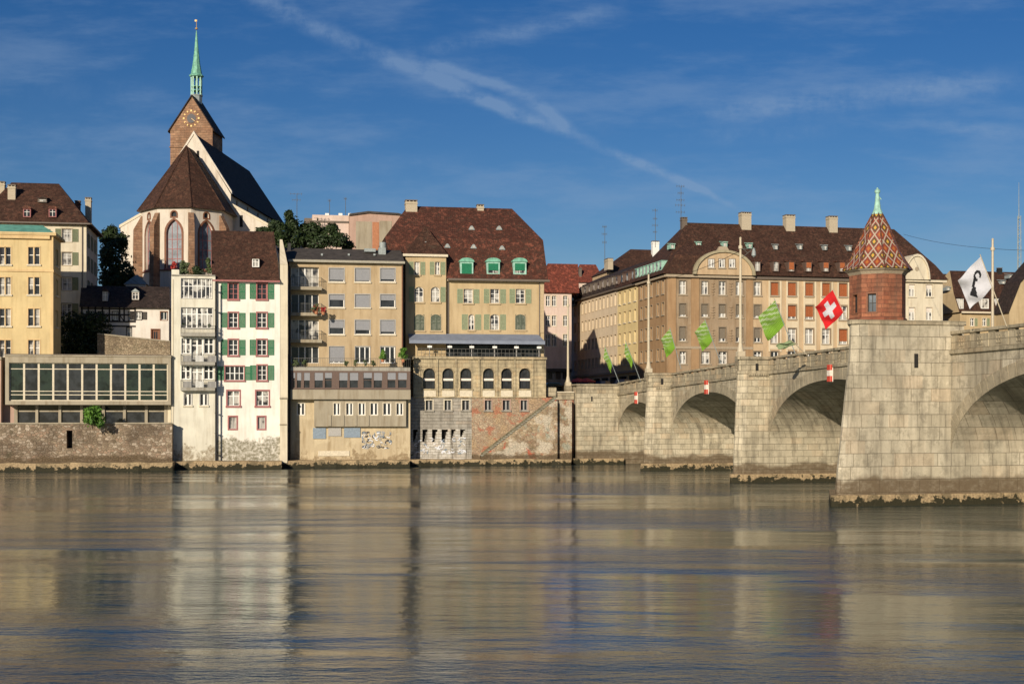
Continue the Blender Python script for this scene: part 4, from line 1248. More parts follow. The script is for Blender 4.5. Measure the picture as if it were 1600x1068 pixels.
# roofs
r1 = [lv(F, 618, 856.5, 436, -.6, 775), lv(F, 609, 848.5, 373, 2.6, 750), lv(F, 637, 800, 324, 8.0, 720)]
r1[1] = (r1[1][0]-.6, r1[1][1], r1[1][2], r1[1][3])
rings(F, r1, 16, 'tiles_mixed', gl='tiles_brown', gr='tiles_mixed')
mb = MB()
a, b = Tw.X(634)-.2, Tw.X(698)+.1; zt2 = zte+.3; xm, zm = Tw.pt(661, 357, 5.5)
mb.poly([(a, -.3, zt2), (b, -.3, zt2), (xm, 2.6, zm)], 'tiles_brown')
mb.poly([(b, -.3, zt2), (b, 5, zt2), (xm, 6.2, zm), (xm, 2.6, zm)], 'tiles_brown'); mb.poly([(a, 5, zt2), (a, -.3, zt2), (xm, 2.6, zm), (xm, 6.2, zm)], 'tiles_brown')
Tw.put(mb, 'tower_roof')
mb = MB(); mb.box(xt+.1, xr+.6, -.8, -.45, ze-.05, ze+.2, 'gutter'); mb.box(xt, xr+.1, -.45, -.003, ze-.12, ze+.1, 'stone_trim'); F.put(mb, 'gutter')
for cx in (729.5, 771, 812.5):
    dormer(F, cx-10.5, cx+10, 409, 428.5, -.2, 'copper_pale', 'copper', 'glass_half', 'arc', 2.5, blind=('green_awning', .95 if cx < 740 else .68))
def eye(F, cx, cy, c, w_=10):
    a, b = F.X(cx-w_/2, c), F.X(cx+w_/2, c); z = F.Z(cx, cy+4, c); mb = MB()
    pts = [(a+(b-a)*i/8, z+.55*sin(pi*i/8)) for i in range(9)]
    mb.prism(pts[::-1], c, c+1.6, 'lead')
    d = F.put(mb, 'roof_vent')
    m2 = MB(); m2.box(a+.25, b-.25, c-.03, c-.002, z+.08, z+.34, 'glass_curtain'); m2.build('pane', d)
for cx, cy, c in ((740, 384, 1.7), (784.5, 386, 1.7), (699, 383, 1.6), (737, 355, 4.0), (780, 355, 4.0)): eye(F, cx, cy, c)
eye(Tw, 665, 380, .9)
chimney(F, 634, 652, 312, 324, 7.0, 'chimney_render', th=1.4); chimney(F, 746, 756, 319, 325, 7.5, 'chimney_render', th=1.0)
downpipe(F, 843, 441, 556, mat='gutter'); downpipe(F, 700.5, 441, 520, mat='gutter'); downpipe(F, 631, 405, 560, mat='gutter')
boxpx(F, 844, 850, 440, 520, -.1, -.003, 'sand_trim', 'corner_pilaster')
# awning and terrace
A = F.side(0, -2.7, 0)
a, b = A.X(639.5), A.X(851.5); zl_, zh = A.Z(745, 537), A.Z(745, 532)
th_ = F.Z(745, 522)
mb = MB(); ta = F.X(637); tb = F.X(840)
mb.solid([(a, 0, zh-.08), (b, 0, zh-.08), (tb, 2.25, th_-.08), (ta, 2.25, th_-.08)], [(a, 0, zh), (b, 0, zh), (tb, 2.25, th_), (ta, 2.25, th_)], 'awning_blue')
mb.box(a, b, -.04, .0, zl_, zh, 'awning_blue')
aw = A.put(mb, 'awning')
mb = MB()
for i in range(7):
    t_ = i/6; x = a+(b-a)*(.04+.92*t_); mb.tube((x, .1, zh-.14), (x-.5, 2.2, th_-.2), .035, 'grey_paint', 5)
mb.build('awning_arm', aw)
mb = MB(); zf = A.Z(745, 557.5)
mb.box(A.X(646), A.X(853), .3, 6, zf-.3, zf, 'concrete_warm'); A.put(mb, 'terrace_floor')
mb = MB()
for px in (672, 703.5, 738, 774, 808, 843.5):
    x = A.X(px); mb.tube((x, .55, zf), (x, .55, zh-.05), .05, 'grey_paint', 6); mb.box(x-.28, x+.28, .45, .5, zf+1.15, zf+1.4, 'white_paint')
A.put(mb, 'awning_post')
mb = MB(); railing(mb, A.X(653), A.X(852), .42, zf, zf+1.05, 'iron_rail', .5, .018); mb.box(A.X(653), A.X(852), .40, .44, zf+.5, zf+.54, 'iron_rail'); A.put(mb, 'terrace_railing')
mb = MB(); mb.box(A.X(654), A.X(850), 2.55, 2.68, zf, th_-.4, 'glass_dark'); A.put(mb, 'shop_front')

# ------------------------------------------------------------ arcade wall and quay
F = bank('arcade_wall', 'stone river front with six tall arched windows under the restaurant terrace', 'river wall', 171.1, 640, 0.7)
x0_ = F.X(646); xr = F.X(853); zt = F.Z(745, 557.5); zm = F.Z(745, 620)
arcs = [(661, 680), (691, 709), (719, 737), (754.5, 772), (783, 800), (811, 829)]
for i, (p, q) in enumerate(arcs):
    F.win(p, q, 575, 607, st('arc', arch='round', cols=[.33, .66], rows=[.60], fw=.09, mt=.06, sash='dark_metal', rec=.35, sill='arcade_stone',
          pane='glass_dark', sur=('arcade_stone', .12)))
    boxpx(F, p+.8, q-.8, 591, 594.5, .25, .3, 'sign_white', 'name_board')
for i, (p, q) in enumerate(((665, 676), (694.5, 705), (722, 733.5), (757.5, 768), (785.5, 796.5), (813.5, 824))):
    F.win(p, q, 625, 640.5, st('low', cols=[.5], rows=[], fw=.06, mt=.10, sash='grey_paint', rec=.25, sur=('stone_trim_pale' if i < 3 else 'plaster_rose', .13), sill='grey_ashlar', pane='glass_dark'))
op = list(F.open)
F.wall(x0_, xr, zm, zt, 'arcade_stone')
F.open = [o for o in op if o[3] < zm+.5]
# corbel slots
slots = [(645.5, 653, 690), (660, 668.5, 690), (675, 684, 690), (690, 700, 690), (705, 712, 684), (719, 727, 682)]
for p, q, y_ in slots:
    xa, xb, za_, zb_ = F.X(p), F.X(q), F.Z(690, y_), F.Z(690, 670.5)
    F.open.append((xa, xb, za_, zb_, outline(xb-xa, zb_-za_, 0), .8))
op2 = list(F.open)
xs_ = F.X(737)
F.open = [o for o in op2 if o[1] < xs_]
zs_ = F.Z(690, 669)
lowops = [o for o in F.open if o[3] < zs_]
F.open = [o for o in F.open if o[2] > zs_]
F.wall(F.X(637), xs_, zs_, zm-.02, 'grey_ashlar', name='grey_wall')
F.open = lowops
F.wall(F.X(637), xs_, -.3, zs_, 'white_scrawled', name='scrawled_wall')
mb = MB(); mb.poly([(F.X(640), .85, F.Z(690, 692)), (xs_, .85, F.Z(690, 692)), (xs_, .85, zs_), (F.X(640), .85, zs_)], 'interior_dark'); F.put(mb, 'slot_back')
mb = MB()
for p, q, y_ in slots:          # stepped corbels at the right of each slot
    xb = F.X(q); hh = zs_-F.Z(690, y_)
    for k in range(4):
        mb.box(xb-.06-.10*(3-k)*1.0, xb-.0, .02, .7, F.Z(690, y_)+hh*k/4+.02*0, F.Z(690, y_)+hh*(k+1)/4-.02, 'white_scrawled') if k < 3 else None
F.put(mb, 'corbel')
F.open = [o for o in op2 if o[0] > xs_]
F.wall(xs_, F.X(868), -.3, zm-.02, 'quay_brick', name='brick_wall')
mb = MB()
for p, q in arcs: mb.box(F.X(p-.5), F.X(q+1), -.09, -.003, zm+.02, F.Z(745, 608), 'stone_trim_pale')
F.put(mb, 'apron_panel')
mb = MB()
for px in (683, 712, 748, 776, 804, 832): mb.box(F.X(px-1.5), F.X(px+1.5), -.16, -.004, zm, zt-.2, 'arcade_stone')
mb.box(x0_, xr+.1, -.25, .5, zt-.28, zt+.02, 'arcade_stone'); mb.box(x0_, xr, -.12, -.006, zm-.08, zm+.06, 'arcade_stone')
F.put(mb, 'pilaster')
scrawl(F, 646, 728, 684, 708, -.012, 9, ['graffiti_white', 'graffiti_white', 'grey_paint', 'graffiti_blue'], 55)
sides(F, x0_, xr, 4, zm, zt, 'arcade_stone', left=False)
# river stair
Q = bank('river_stair', 'long stone stair sloping down the red quay wall to the water', 'stair', 170.1, 740, 0.7)
xa, za_ = Q.pt(752, 713); xb, zb_ = Q.pt(869, 622)
n = 34; mb = MB(); m2 = MB()
for i in range(n):
    a, b = xa+(xb-xa)*i/n, xa+(xb-xa)*(i+1)/n; z = za_+(zb_-za_)*(i+1)/n
    mb.box(a, b, 0, 1.25, -.3, z-.1, 'stair_rubble'); m2.box(a-.04, b, -.12, 1.25, z-.1, z, 'concrete_grey')
mb.box(xb, Q.X(871), 0, 1.25, -.3, Q.Z(870, 626), 'stair_rubble'); mb.box(Q.X(870), Q.X(893.5, .8), .8, 3.0, -.3, Q.Z(880, 625, .8), 'stair_rubble')
Q.put(mb, 'stair_wall'); Q.put(m2, 'steps')
mb = MB(); mb.solid([(xa, -.05, za_-.1), (xb, -.05, zb_-.1), (xb, .12, zb_-.1), (xa, .12, za_-.1)], [(xa, -.05, za_+.45), (xb, -.05, zb_+.45), (xb, .12, zb_+.45), (xa, .12, za_+.45)], 'stair_dark'); Q.put(mb, 'stair_curb')
F = bank('quay_wall', 'red rubble quay wall with pale coping between the stair head and the bridge', 'wall', 172.4, 853, 0.7)
mb = MB(); mb.box(0, F.X(896.5), 0, 3, -.3, F.Z(880, 624), 'red_rubble'); F.put(mb, 'wall_face')
mb = MB(); mb.box(F.X(868), F.X(896.5), -.1, .6, F.Z(880, 624), F.Z(880, 613), 'bridge_pale'); mb.box(F.X(868), F.X(896.5), -.25, .75, F.Z(880, 613), F.Z(880, 611.5), 'stone_trim_pale'); F.put(mb, 'parapet')
mb = MB(); mb.box(.02, F.X(868), -.5, 1.2, F.Z(860, 619), F.Z(860, 605), 'bridge_pale'); F.put(mb, 'stair_head')
mb = MB(); mb.box(0, F.X(896.5), .6, 8, 8.3, 8.5, 'asphalt'); F.put(mb, 'landing')
# ------------------------------------------------------------ church on the hill
CA = -math.atan(.066)
D_ = Vector(((303-800)/FPX, 1.0)); P_ = D_*225
ch = thing('church', 'white church with steep brown roofs, red stone clock tower and green copper spire', 'church', P_.x, P_.y, 20.0, CA)
F = Face(P_.x, P_.y, 20.0, CA, ch)
# choir: five sides of an octagon
cc = -4.0; R8 = 7.0
def ring8(r, y0=cc): return [(r*sin(radians(a)), y0-r*cos(radians(a))) for a in (-112.5+22.5, -67.5, -22.5, 22.5, 67.5, 90)]
zE = F.Z(298, 323, cc-6.4); apz = F.Z(291, 228, cc)
V = ring8(R8); V[0] = (-R8*.93, 0.5); V[-1] = (R8*.93, 0.5)
for i in range(5):
    a, b = Vector(V[i]), Vector(V[i+1]); L = (b-a).length
    G = F.side(a.x, a.y, atan2((b-a).y, (b-a).x))
    if 0 < i < 4:
        m_ = L/2
        zt_, zb_ = F.Z(271, 343, cc-6.4), F.Z(271, 419, cc-6.4)
        G.winm(m_-1.22, m_+1.22, zb_, zt_, st('gothic', name='gothic_window', arch='gothic', cols=[.33, .66], rows=[.2, .4, .6], fw=.16, mt=.10, sash='pink_trim', sur=('wood_brown', .30), rec=.4, pane='glass_leaded', sill='pink_trim'))
        zo = F.Z(271, 333, cc-6.4)-.55
        G.winm(m_-.42, m_+.42, zo, zo+.84, st('oculus', name='oculus', arch='round', cols=[], rows=[], fw=.08, sash='wood_brown', sur=('wood_brown', .2), rec=.3, pane='glass_dark'))
    G.wall(0, L, 0, zE, 'plaster_church')
    mb = MB(); z = F.Z(271, 421, cc-6.4); mb.box(-.05, L+.05, -.16, -.003, z-.2, z, 'wood_brown'); G.put(mb, 'string_course')
for i in range(1, 5):
    a = Vector(V[i]); d = (a-Vector((0, cc))).normalized()
    G = F.side(a.x, a.y, atan2(d.y, d.x)+pi/2)
    mb = MB(); zb1, zb2_ = zE-1.6, zE-3.0
    mb.solid([(-.42, -1.4, 0), (.42, -1.4, 0), (.42, .3, 0), (-.42, .3, 0)], [(-.42, -1.2, zb2_), (.42, -1.2, zb2_), (.42, .3, zb2_), (-.42, .3, zb2_)], 'tower_stone')
    mb.solid([(-.42, -1.2, zb2_), (.42, -1.2, zb2_), (.42, .3, zb2_), (-.42, .3, zb2_)], [(-.42, -.05, zb1+.7), (.42, -.05, zb1+.7), (.42, .3, zb1+.7), (-.42, .3, zb1+.7)], 'tower_stone')
    G.put(mb, 'buttress')
mb = MB(); E = ring8(R8+.65); E[0] = (-(R8+.65)*.95, .6); E[-1] = ((R8+.65)*.95, .6)
Ez = zE-.15
for i in range(5):
    a, b = E[i], E[i+1]
    mb.poly([(a[0], a[1], Ez), (b[0], b[1], Ez), (0, cc, apz)] if 0 < i < 4 else ([(a[0], a[1], Ez), (b[0], b[1], Ez), (0, cc, apz), (0, .6, apz)] if i == 0 else [(a[0], a[1], Ez), (b[0], b[1], Ez), (0, .6, apz), (0, cc, apz)]), 'tiles_brown')
mb.poly([(e[0], e[1], Ez) for e in E], 'gutter')
cr_ = F.put(mb, 'choir_roof')
mb = MB()
for i in range(1, 5): mb.tube((E[i][0], E[i][1], Ez+.02), (0, cc, apz+.02), .13, 'tiles_brown', 5)
mb.build('roof_hip', cr_)
# nave
hw = 6.1; zr_ = F.Z(303, 208, 0); zn = F.Z(360, 303, 0); Ln = 37.0
mb = MB(); mb.poly([(-hw, 0, 12), (hw, 0, 12), (hw, 0, zn), (0, 0, zr_), (-hw, 0, zn)], 'plaster_church'); F.put(mb, 'gable_wall')
mb = MB(); mb.poly([(hw, Ln, 12), (-hw, Ln, 12), (-hw, Ln, zn), (hw, Ln, zn)], 'plaster_church'); F.put(mb, 'rear_wall')
mb = MB(); mb.solid([(-hw-.2, -.15, zn), (0, -.15, zr_-.2), (0, .5, zr_-.2), (-hw-.2, .5, zn)], [(-hw-.2, -.15, zn+.45), (0, -.15, zr_+.35), (0, .5, zr_+.35), (-hw-.2, .5, zn+.45)], 'plaster_church')
mb.solid([(0, -.15, zr_-.2), (hw+.2, -.15, zn), (hw+.2, .5, zn), (0, .5, zr_-.2)], [(0, -.15, zr_+.35), (hw+.2, -.15, zn+.45), (hw+.2, .5, zn+.45), (0, .5, zr_+.35)], 'plaster_church'); F.put(mb, 'gable_coping')
mb = MB(); mb.box(-.05+.55, .85, -.12, -.002, zr_-4.0, zr_-2.9, 'interior_dark'); F.put(mb, 'gable_slit')
mb = MB()
mb.poly([(hw+.5, .5, zn-.3), (hw+.5, Ln+.4, zn-.3), (0, Ln-1.5, zr_), (0, .5, zr_)], 'tiles_dark')
mb.poly([(-hw-.5, Ln+.4, zn-.3), (-hw-.5, .5, zn-.3), (0, .5, zr_), (0, Ln-1.5, zr_)], 'tiles_dark')
mb.poly([(hw+.5, Ln+.4, zn-.3), (-hw-.5, Ln+.4, zn-.3), (0, Ln-1.5, zr_)], 'tiles_dark'); F.put(mb, 'nave_roof')
NS = F.side(hw, 0, pi/2); zc = zn-.2
for k in range(5): NS.winm(3.2+k*7, 4.3+k*7, zc-1.3, zc-.35, st('cler', cols=[], rows=[], sash='wood_brown', rec=.2, pane='glass_dark'))
NS.wall(0, Ln, 12, zc, 'plaster_church', name='clerestory')
# aisles
ho = 12.2; za_ = F.Z(365, 321, 0); zo_ = F.Z(414, 353, 0)
for s_ in (-1, 1):
    mb = MB(); q = [(s_*hw, 0, 0), (s_*ho, 0, 0), (s_*ho, 0, zo_), (s_*hw, 0, za_)]
    mb.poly(q if s_ > 0 else q[::-1], 'plaster_church')
    q = [(s_*ho, 0, 0), (s_*ho, Ln, 0), (s_*ho, Ln, zo_), (s_*ho, 0, zo_)]
    mb.poly(q if s_ > 0 else q[::-1], 'plaster_church'); F.put(mb, 'aisle_wall')
    mb = MB(); q = [(s_*(ho+.4), .3, zo_), (s_*(ho+.4), Ln, zo_), (s_*hw, Ln, za_+.2), (s_*hw, .3, za_+.2)]
    mb.slab(q if s_ > 0 else q[::-1], 'tiles_dark', .15); F.put(mb, 'aisle_roof')
    mb = MB(); mb.solid([(s_*hw, -.12, za_), (s_*(ho+.2), -.12, zo_-.1), (s_*(ho+.2), .4, zo_-.1), (s_*hw, .4, za_)][::s_], [(s_*hw, -.12, za_+.45), (s_*(ho+.2), -.12, zo_+.35), (s_*(ho+.2), .4, zo_+.35), (s_*hw, .4, za_+.45)][::s_], 'stone_trim_pale'); F.put(mb, 'aisle_coping')
x, z = F.pt(377, 345, 0)
mb = MB(); mb.box(x-.25, x+.25, -.05, .02, z-1, z+.9, 'interior_dark'); F.put(mb, 'slit_window')
# clock tower
ty = 11.5; T = F.side(0, ty, 0)
a, b = T.X(266), T.X(332); zT = T.Z(300, 201); zA = T.Z(300, 150); xm = (a+b)/2+.1; td = 6.2
mb = MB()
mb.poly([(a, 0, 8), (b, 0, 8), (b, 0, zT), (xm, 0, zA), (a, 0, zT)], 'tower_stone')
mb.poly([(b, 0, 8), (b, td, 8), (b, td, zT), (b, 0, zT)], 'tower_stone'); mb.poly([(a, td, 8), (a, 0, 8), (a, 0, zT), (a, td, zT)], 'tower_stone')
mb.poly([(b, td, 8), (a, td, 8), (a, td, zT), (xm, td, zA), (b, td, zT)], 'tower_stone')
tw = T.put(mb, 'tower')
mb = MB()
mb.slab([(b+.35, -.25, zT-.35), (b+.35, td+.25, zT-.35), (xm, td+.25, zA+.2), (xm, -.25, zA+.2)], 'tiles_dark', .28)
mb.slab([(a-.35, td+.25, zT-.35), (a-.35, -.25, zT-.35), (xm, -.25, zA+.2), (xm, td+.25, zA+.2)], 'tiles_dark', .28); mb.build('tower_roof', tw)
mb = MB(); z = T.Z(270, 229); mb.box(a-.12, b+.12, -.14, td+.12, z-.2, z, 'tower_stone'); mb.build('string_course', tw)
mb = MB(); xc, zc_ = T.pt(299, 185)
for k in range(12):
    an = 2*pi*k/12; r0, r1 = 1.15, 1.45; wd = .09 if k % 3 else .15
    c_, s_ = cos(an), sin(an)
    mb.solid([(xc+c_*r0-s_*wd, -.02, zc_+s_*r0+c_*wd), (xc+c_*r1-s_*wd, -.02, zc_+s_*r1+c_*wd), (xc+c_*r1+s_*wd, -.02, zc_+s_*r1-c_*wd), (xc+c_*r0+s_*wd, -.02, zc_+s_*r0-c_*wd)],
             [(xc+c_*r0-s_*wd, -.09, zc_+s_*r0+c_*wd), (xc+c_*r1-s_*wd, -.09, zc_+s_*r1+c_*wd), (xc+c_*r1+s_*wd, -.09, zc_+s_*r1-c_*wd), (xc+c_*r0+s_*wd, -.09, zc_+s_*r0-c_*wd)], 'gold')
mb.solid([(xc-.05, -.1, zc_), (xc+.05, -.1, zc_), (xc+.65, -.1, zc_-.45), (xc+.58, -.1, zc_-.52)], [(xc-.05, -.13, zc_), (xc+.05, -.13, zc_), (xc+.65, -.13, zc_-.45), (xc+.58, -.13, zc_-.52)], 'gold')
n = 20; disc = [(xc+.78*cos(2*pi*i/n), zc_+.78*sin(2*pi*i/n)) for i in range(n)]
mb.prism(disc, -.05, -.005, 'clock_dark'); mb.build('clock_face', tw)
# lantern and spire
sx_, _z = T.pt(307, 130, td/2); sy_ = td/2
zl0, zl1, zs1 = T.Z(307, 151, sy_), T.Z(307, 119, sy_), T.Z(307, 48, sy_)
mb = MB(); mb.lathe([(1.0, zl0-1.4), (1.0, zl0), (1.12, zl0+.05), (1.12, zl0+.2)], 'lead', 8, sx_, sy_)
for k in range(8):
    an = 2*pi*(k+.5)/8; px_, py_ = sx_+.86*cos(an), sy_+.86*sin(an)
    mb.box(px_-.11, px_+.11, py_-.11, py_+.11, zl0+.1, zl1, 'copper_pale')
for z in (zl0+.9, zl0+1.6): mb.lathe([(.95, z), (.95, z+.12)], 'copper', 8, sx_, sy_)
mb.build('lantern', tw)
H_ = zs1-zl1
mb = MB(); mb.lathe([(1.2, zl1-.15), (1.25, zl1+.05), (.95, zl1+.35), (.62, zl1+H_*.28), (.36, zl1+H_*.58), (.22, zl1+H_*.8), (.08, zs1)], 'copper', 8, sx_, sy_, pi/8); mb.build('spire', tw)
mb = MB(); z = T.Z(307, 45, sy_); mb.lathe([(.02, z-.22), (.2, z-.1), (.24, z), (.2, z+.12), (.02, z+.24)], 'gold', 10, sx_, sy_); mb.tube((sx_, sy_, z), (sx_, sy_, T.Z(307, 31, sy_)), .05, 'gold', 5); mb.box(sx_-.3, sx_+.1, sy_-.02, sy_+.02, T.Z(307, 33, sy_)-.1, T.Z(307, 31, sy_), 'gold'); mb.build('weather_vane', tw)

# small pavilion roof between timber house and choir
F = bank('garden_pavilion', 'small pale hipped roof peeping over the half-timbered house beside the choir', 'pavilion', 204, 193, 16.0)
mb = MB(); x1 = F.X(231); zt_ = F.Z(212, 444); zp = F.Z(212, 431, 2)
mb.box(.3, x1-.3, .3, 4, 0, zt_, 'plaster_house'); F.put(mb, 'wall')
rings(F, [(0, x1, zt_, 0), (x1*.25, x1*.75, zp-.5, 1.2), (x1*.48, x1*.52, zp+.2, 2.0)], 4.2, 'concrete_grey')

# ------------------------------------------------------------ pinkish building behind the trees
F = bank('rose_building', 'flat roofed pinkish building standing behind the dark trees', 'building', 222, 486, 18.0)
a, b, c_ = F.X(488), F.X(545), F.X(630)
mb = MB(); mb.box(a, b, 0, 12, 0, F.Z(515, 336), 'plaster_pink'); F.put(mb, 'wall')
mb = MB(); mb.box(a-.1, b, -.12, 12, F.Z(515, 348), F.Z(515, 345), 'gutter'); mb.box(a-1.2, a, 2, 10, 5, F.Z(488, 338), 'gutter'); F.put(mb, 'string_course')
G = F.side(0, -1, 0); zt_ = G.Z(585, 340)
pts = [(G.X(546), 0), (G.X(640), 0), (G.X(640), G.Z(620, 341)), (G.X(622), G.Z(622, 336)), (G.X(575), G.Z(575, 333)), (G.X(546), G.Z(546, 337))]
mb = MB(); mb.prism([(x, z) for x, z in pts], 0, 12, 'plaster_rose'); G.put(mb, 'gable_wall')
mb = MB(); q = pts[2:]
for (p, r) in zip(q, q[1:]): mb.solid([(r[0], -.3, r[1]), (p[0], -.3, p[1]), (p[0], 12, p[1]), (r[0], 12, r[1])], [(r[0], -.3, r[1]+.3), (p[0], -.3, p[1]+.3), (p[0], 12, p[1]+.3), (r[0], 12, r[1]+.3)], 'roof_felt')
G.put(mb, 'roof')
mb = MB(); mb.box(G.X(556), G.X(581), -.05, -.002, G.Z(568, 400), G.Z(568, 346), 'concrete_warm'); mb.box(G.X(582), G.X(592), -.07, -.004, G.Z(587, 400), G.Z(587, 347), 'terracotta'); mb.box(G.X(593), G.X(612), -.05, -.002, G.Z(600, 400), G.Z(600, 345), 'concrete_warm'); G.put(mb, 'wall_panel')
for px in (511, 532, 547): 
    mb = MB(); x = F.X(px, 3); z = F.Z(px, 336, 3); mb.box(x-.3, x+.3, 3, 3.6, z-.2, z+.3, 'white_paint'); F.put(mb, 'roof_vent')

# ------------------------------------------------------------ square beyond the bridge
F = bank('pink_house', 'pink plastered house with a steep red roof closing the square behind the arcade', 'house', 0, 842, 9.2, BANK, None, Y=258)
xr = F.X(893); ze = F.Z(870, 457)
PK = st('pk', cols=[.5], rows=[.6], fw=.08, mt=.09, sur=('stone_trim_pale', .12), pane='glass_dark')
for a in (853, 862.5, 880):
    for (y0_, y1_) in ((462, 478), (493, 509), (522, 541)): F.win(a, a+6.5, y0_, y1_, PK)
F.wall(0, xr, 5.2, ze, 'plaster_pink'); sides(F, 0, xr, 10, 0, ze, 'plaster_pink')
for a in (855, 868, 879): F.win(a, a+8, 560, 592, st('shop', cols=[.5], rows=[.75], fw=.08, mt=.1, sash='dark_metal', pane='glass_dark'))
F.wall(0, xr, 0, 5.1, 'concrete_grey', name='shop_wall')
mb = MB(); mb.box(0, xr, -.5, -.01, 5.0, 5.6, 'dark_metal'); F.put(mb, 'shop_cornice')
rings(F, [lv(F, 838, 905, 457, -.6), lv(F, 856, 903, 412, 5)], 10, 'tiles_brick_red')
F = bank('red_roof_house', 'house with a red tiled gable roof behind the green street mansard', 'house', 0, 903, 9.2, BANK, None, Y=285)
xr = F.X(945); ze = F.Z(920, 440)
F.win(910, 914, 445, 460, PK); F.wall(0, xr, 0, ze, 'plaster_pink'); sides(F, 0, xr, 9, 0, ze, 'plaster_pink')
rings(F, [lv(F, 902, 946, 441, -.5), lv(F, 906, 931, 413, 4.5)], 9, 'tiles_brick_red')
chimney(F, 905, 909, 418, 442, 1.0, 'gutter', th=.8)

# ------------------------------------------------------------ big corner building
F = bank('corner_building', 'long brown stone building with steep dark roof, arched pediment and orange blinds', 'office building', 0, 1042, 9.0, BR, None, Y=215)
def Zr(py, px=1100): return F.Z(px, py)
xr = F.X(1473); ze = F.Z(1100, 429)
BW = st('bw', cols=[.5], rows=[.62], fw=.08, mt=.10, sur=('dark_stone', .16), sill='stone_trim', rec=.25)
rowsB = ((439, 460, 'w'), (475, 495, 'b'), (511, 533, 'b'))
def dy(px): return (px-1100)*.016
for p in (1061.5, 1096, 1123.5, 1150, 1178.5):
    for (a, b, k) in rowsB:
        q = p+10.5; o = dy(p)
        if k == 'w': F.win(p, q, a+o, b+o, dict(BW, pane='glass_curtain'))
        else: F.win(p, q, a+o, b+o, dict(BW, blind=('tan_blind', random.choice([.78, .84, .7])), pane='glass_half'))
for p, q in ((1062, 1072), (1096, 1109), (1123, 1136), (1178, 1190)):
    F.win(p, q, 549, 568, dict(BW, key='bwg', pane='glass_half', rows=[.7]))
pan = [(1204.5, 1216.5), (1231, 1244), (1258, 1271), (1284.5, 1297), (1311, 1324)]
for i, (p, q) in enumerate(pan):
    for r_, (a, b) in enumerate(((441.5, 462), (477, 498), (513, 536))):
        o = dy(p)-2
        if r_ == 0: F.win(p, q, a+o, b+o, dict(BW, key='bo', blind=('orange_blind', .97)))
        elif r_ == 1: F.win(p, q, a+o, b+o, dict(BW, key='bo2', blind=('orange_blind', .82 if i in (1, 2) else (.0 if i == 4 else .5)), pane='glass_curtain'))
        else: F.win(p, q, a+o, b+o, dict(BW, key='bo3', rows=[.62], pane='glass_curtain', blind=('orange_blind', .8 if i == 4 else 0)))
    F.win(p, q, 549, 560, dict(BW, key='bo4', rows=[], pane='glass_dark'))
for p in (1340, 1365, 1390):
    for a, b in ((443, 463), (479, 499), (515, 537)): F.win(p, p+11, a, b, dict(BW, key='bm', pane='glass_curtain'))
rr_ = [(1420, 1430), (1447, 1457)]
for p, q in rr_:
    for a, b in ((444, 463), (480, 500), (518, 538)): F.win(p, q, a, b, dict(BW, key='br', sur=('stone_trim_pale', .16), sill='stone_trim_pale', blind=('sign_white', .35), pane='glass_half'))
x2 = F.X(1176); x3 = F.X(1198); x4 = F.X(1330); x5 = F.X(1408)
F.wall(0, x2, 0, ze, 'plaster_brown'); F.wall(x2, x3, 0, ze, 'plaster_tan', name='recess_wall')
F.wall(x3, x4, 0, ze, 'plaster_tan', name='panel_wall'); F.wall(x4, x5, 0, ze, 'plaster_tan', name='middle_wall'); F.wall(x5, xr, 0, ze, 'plaster_cream', name='end_wall')
sides(F, 0, xr, 15, 0, ze, 'plaster_tan', left=False)
mb = MB()
for p, q in ((1200.5, 1220.7), (1228, 1248), (1255, 1275), (1281.5, 1301.5), (1307.5, 1327)):
    for e in (p, q-2.6): mb.box(F.X(e), F.X(e+2.6), -.12, -.003, Zr(548), Zr(436), 'plaster_pale_panel')
    for (y0_, y1_) in ((466, 475), (502, 512), (539, 546)): mb.box(F.X(p+2.6), F.X(q-2.6), -.09, -.003, F.Z(1264, y1_), F.Z(1264, y0_), 'plaster_pale_panel')
F.put(mb, 'pale_panel')
mb = MB()
for p, q in ((1043, 1056), (1080, 1092), (1166, 1176)): mb.box(F.X(p), F.X(q), -.14, -.003, 0, ze-.5, 'plaster_brown_orange')
F.put(mb, 'pilaster')
mb = MB(); mb.box(-.35, x2+.2, -.6, 0, ze-.5, ze-.1, 'stone_trim'); mb.box(x2+.2, x4, -.35, 0, ze-.55, ze-.05, 'gutter'); mb.box(x4, xr+.4, -.6, 0, ze-.4, ze-.05, 'stone_trim_pale')
F.put(mb, 'cornice'); mb = MB(); mb.box(0, x2, -.16, 0, F.Z(1100, 545), F.Z(1100, 541), 'stone_trim'); F.put(mb, 'string_course')
for px in (1114, 1142):     # carved relief between the windows
    for (y0_, y1_) in ((441, 462), (478, 498), (514, 534)):
        mb = MB(); x = F.X(px); z0_, z1_ = F.Z(px, y1_), F.Z(px, y0_)
        for k in range(5):
            z = z0_+(z1_-z0_)*(k+.5)/5; r = .28+.12*((k*7) % 3)
            mb.solid([(x-r, -.02, z), (x, -.02, z-.2), (x+r, -.02, z), (x, -.02, z+.2)], [(x-r*.4, -.12, z), (x, -.12, z-.08), (x+r*.4, -.12, z), (x, -.12, z+.08)], 'plaster_brown')
        F.put(mb, 'relief')
e0 = lv(F, 1036, 1482, 428, -.8, 1100); e1 = lv(F, 1045, 1462, 405, 1.0, 1100); e2 = lv(F, 1073, 1397, 348.5, 7.5, 1100)
rings(F, [e0, e1, e2], 15, 'tiles_brown')
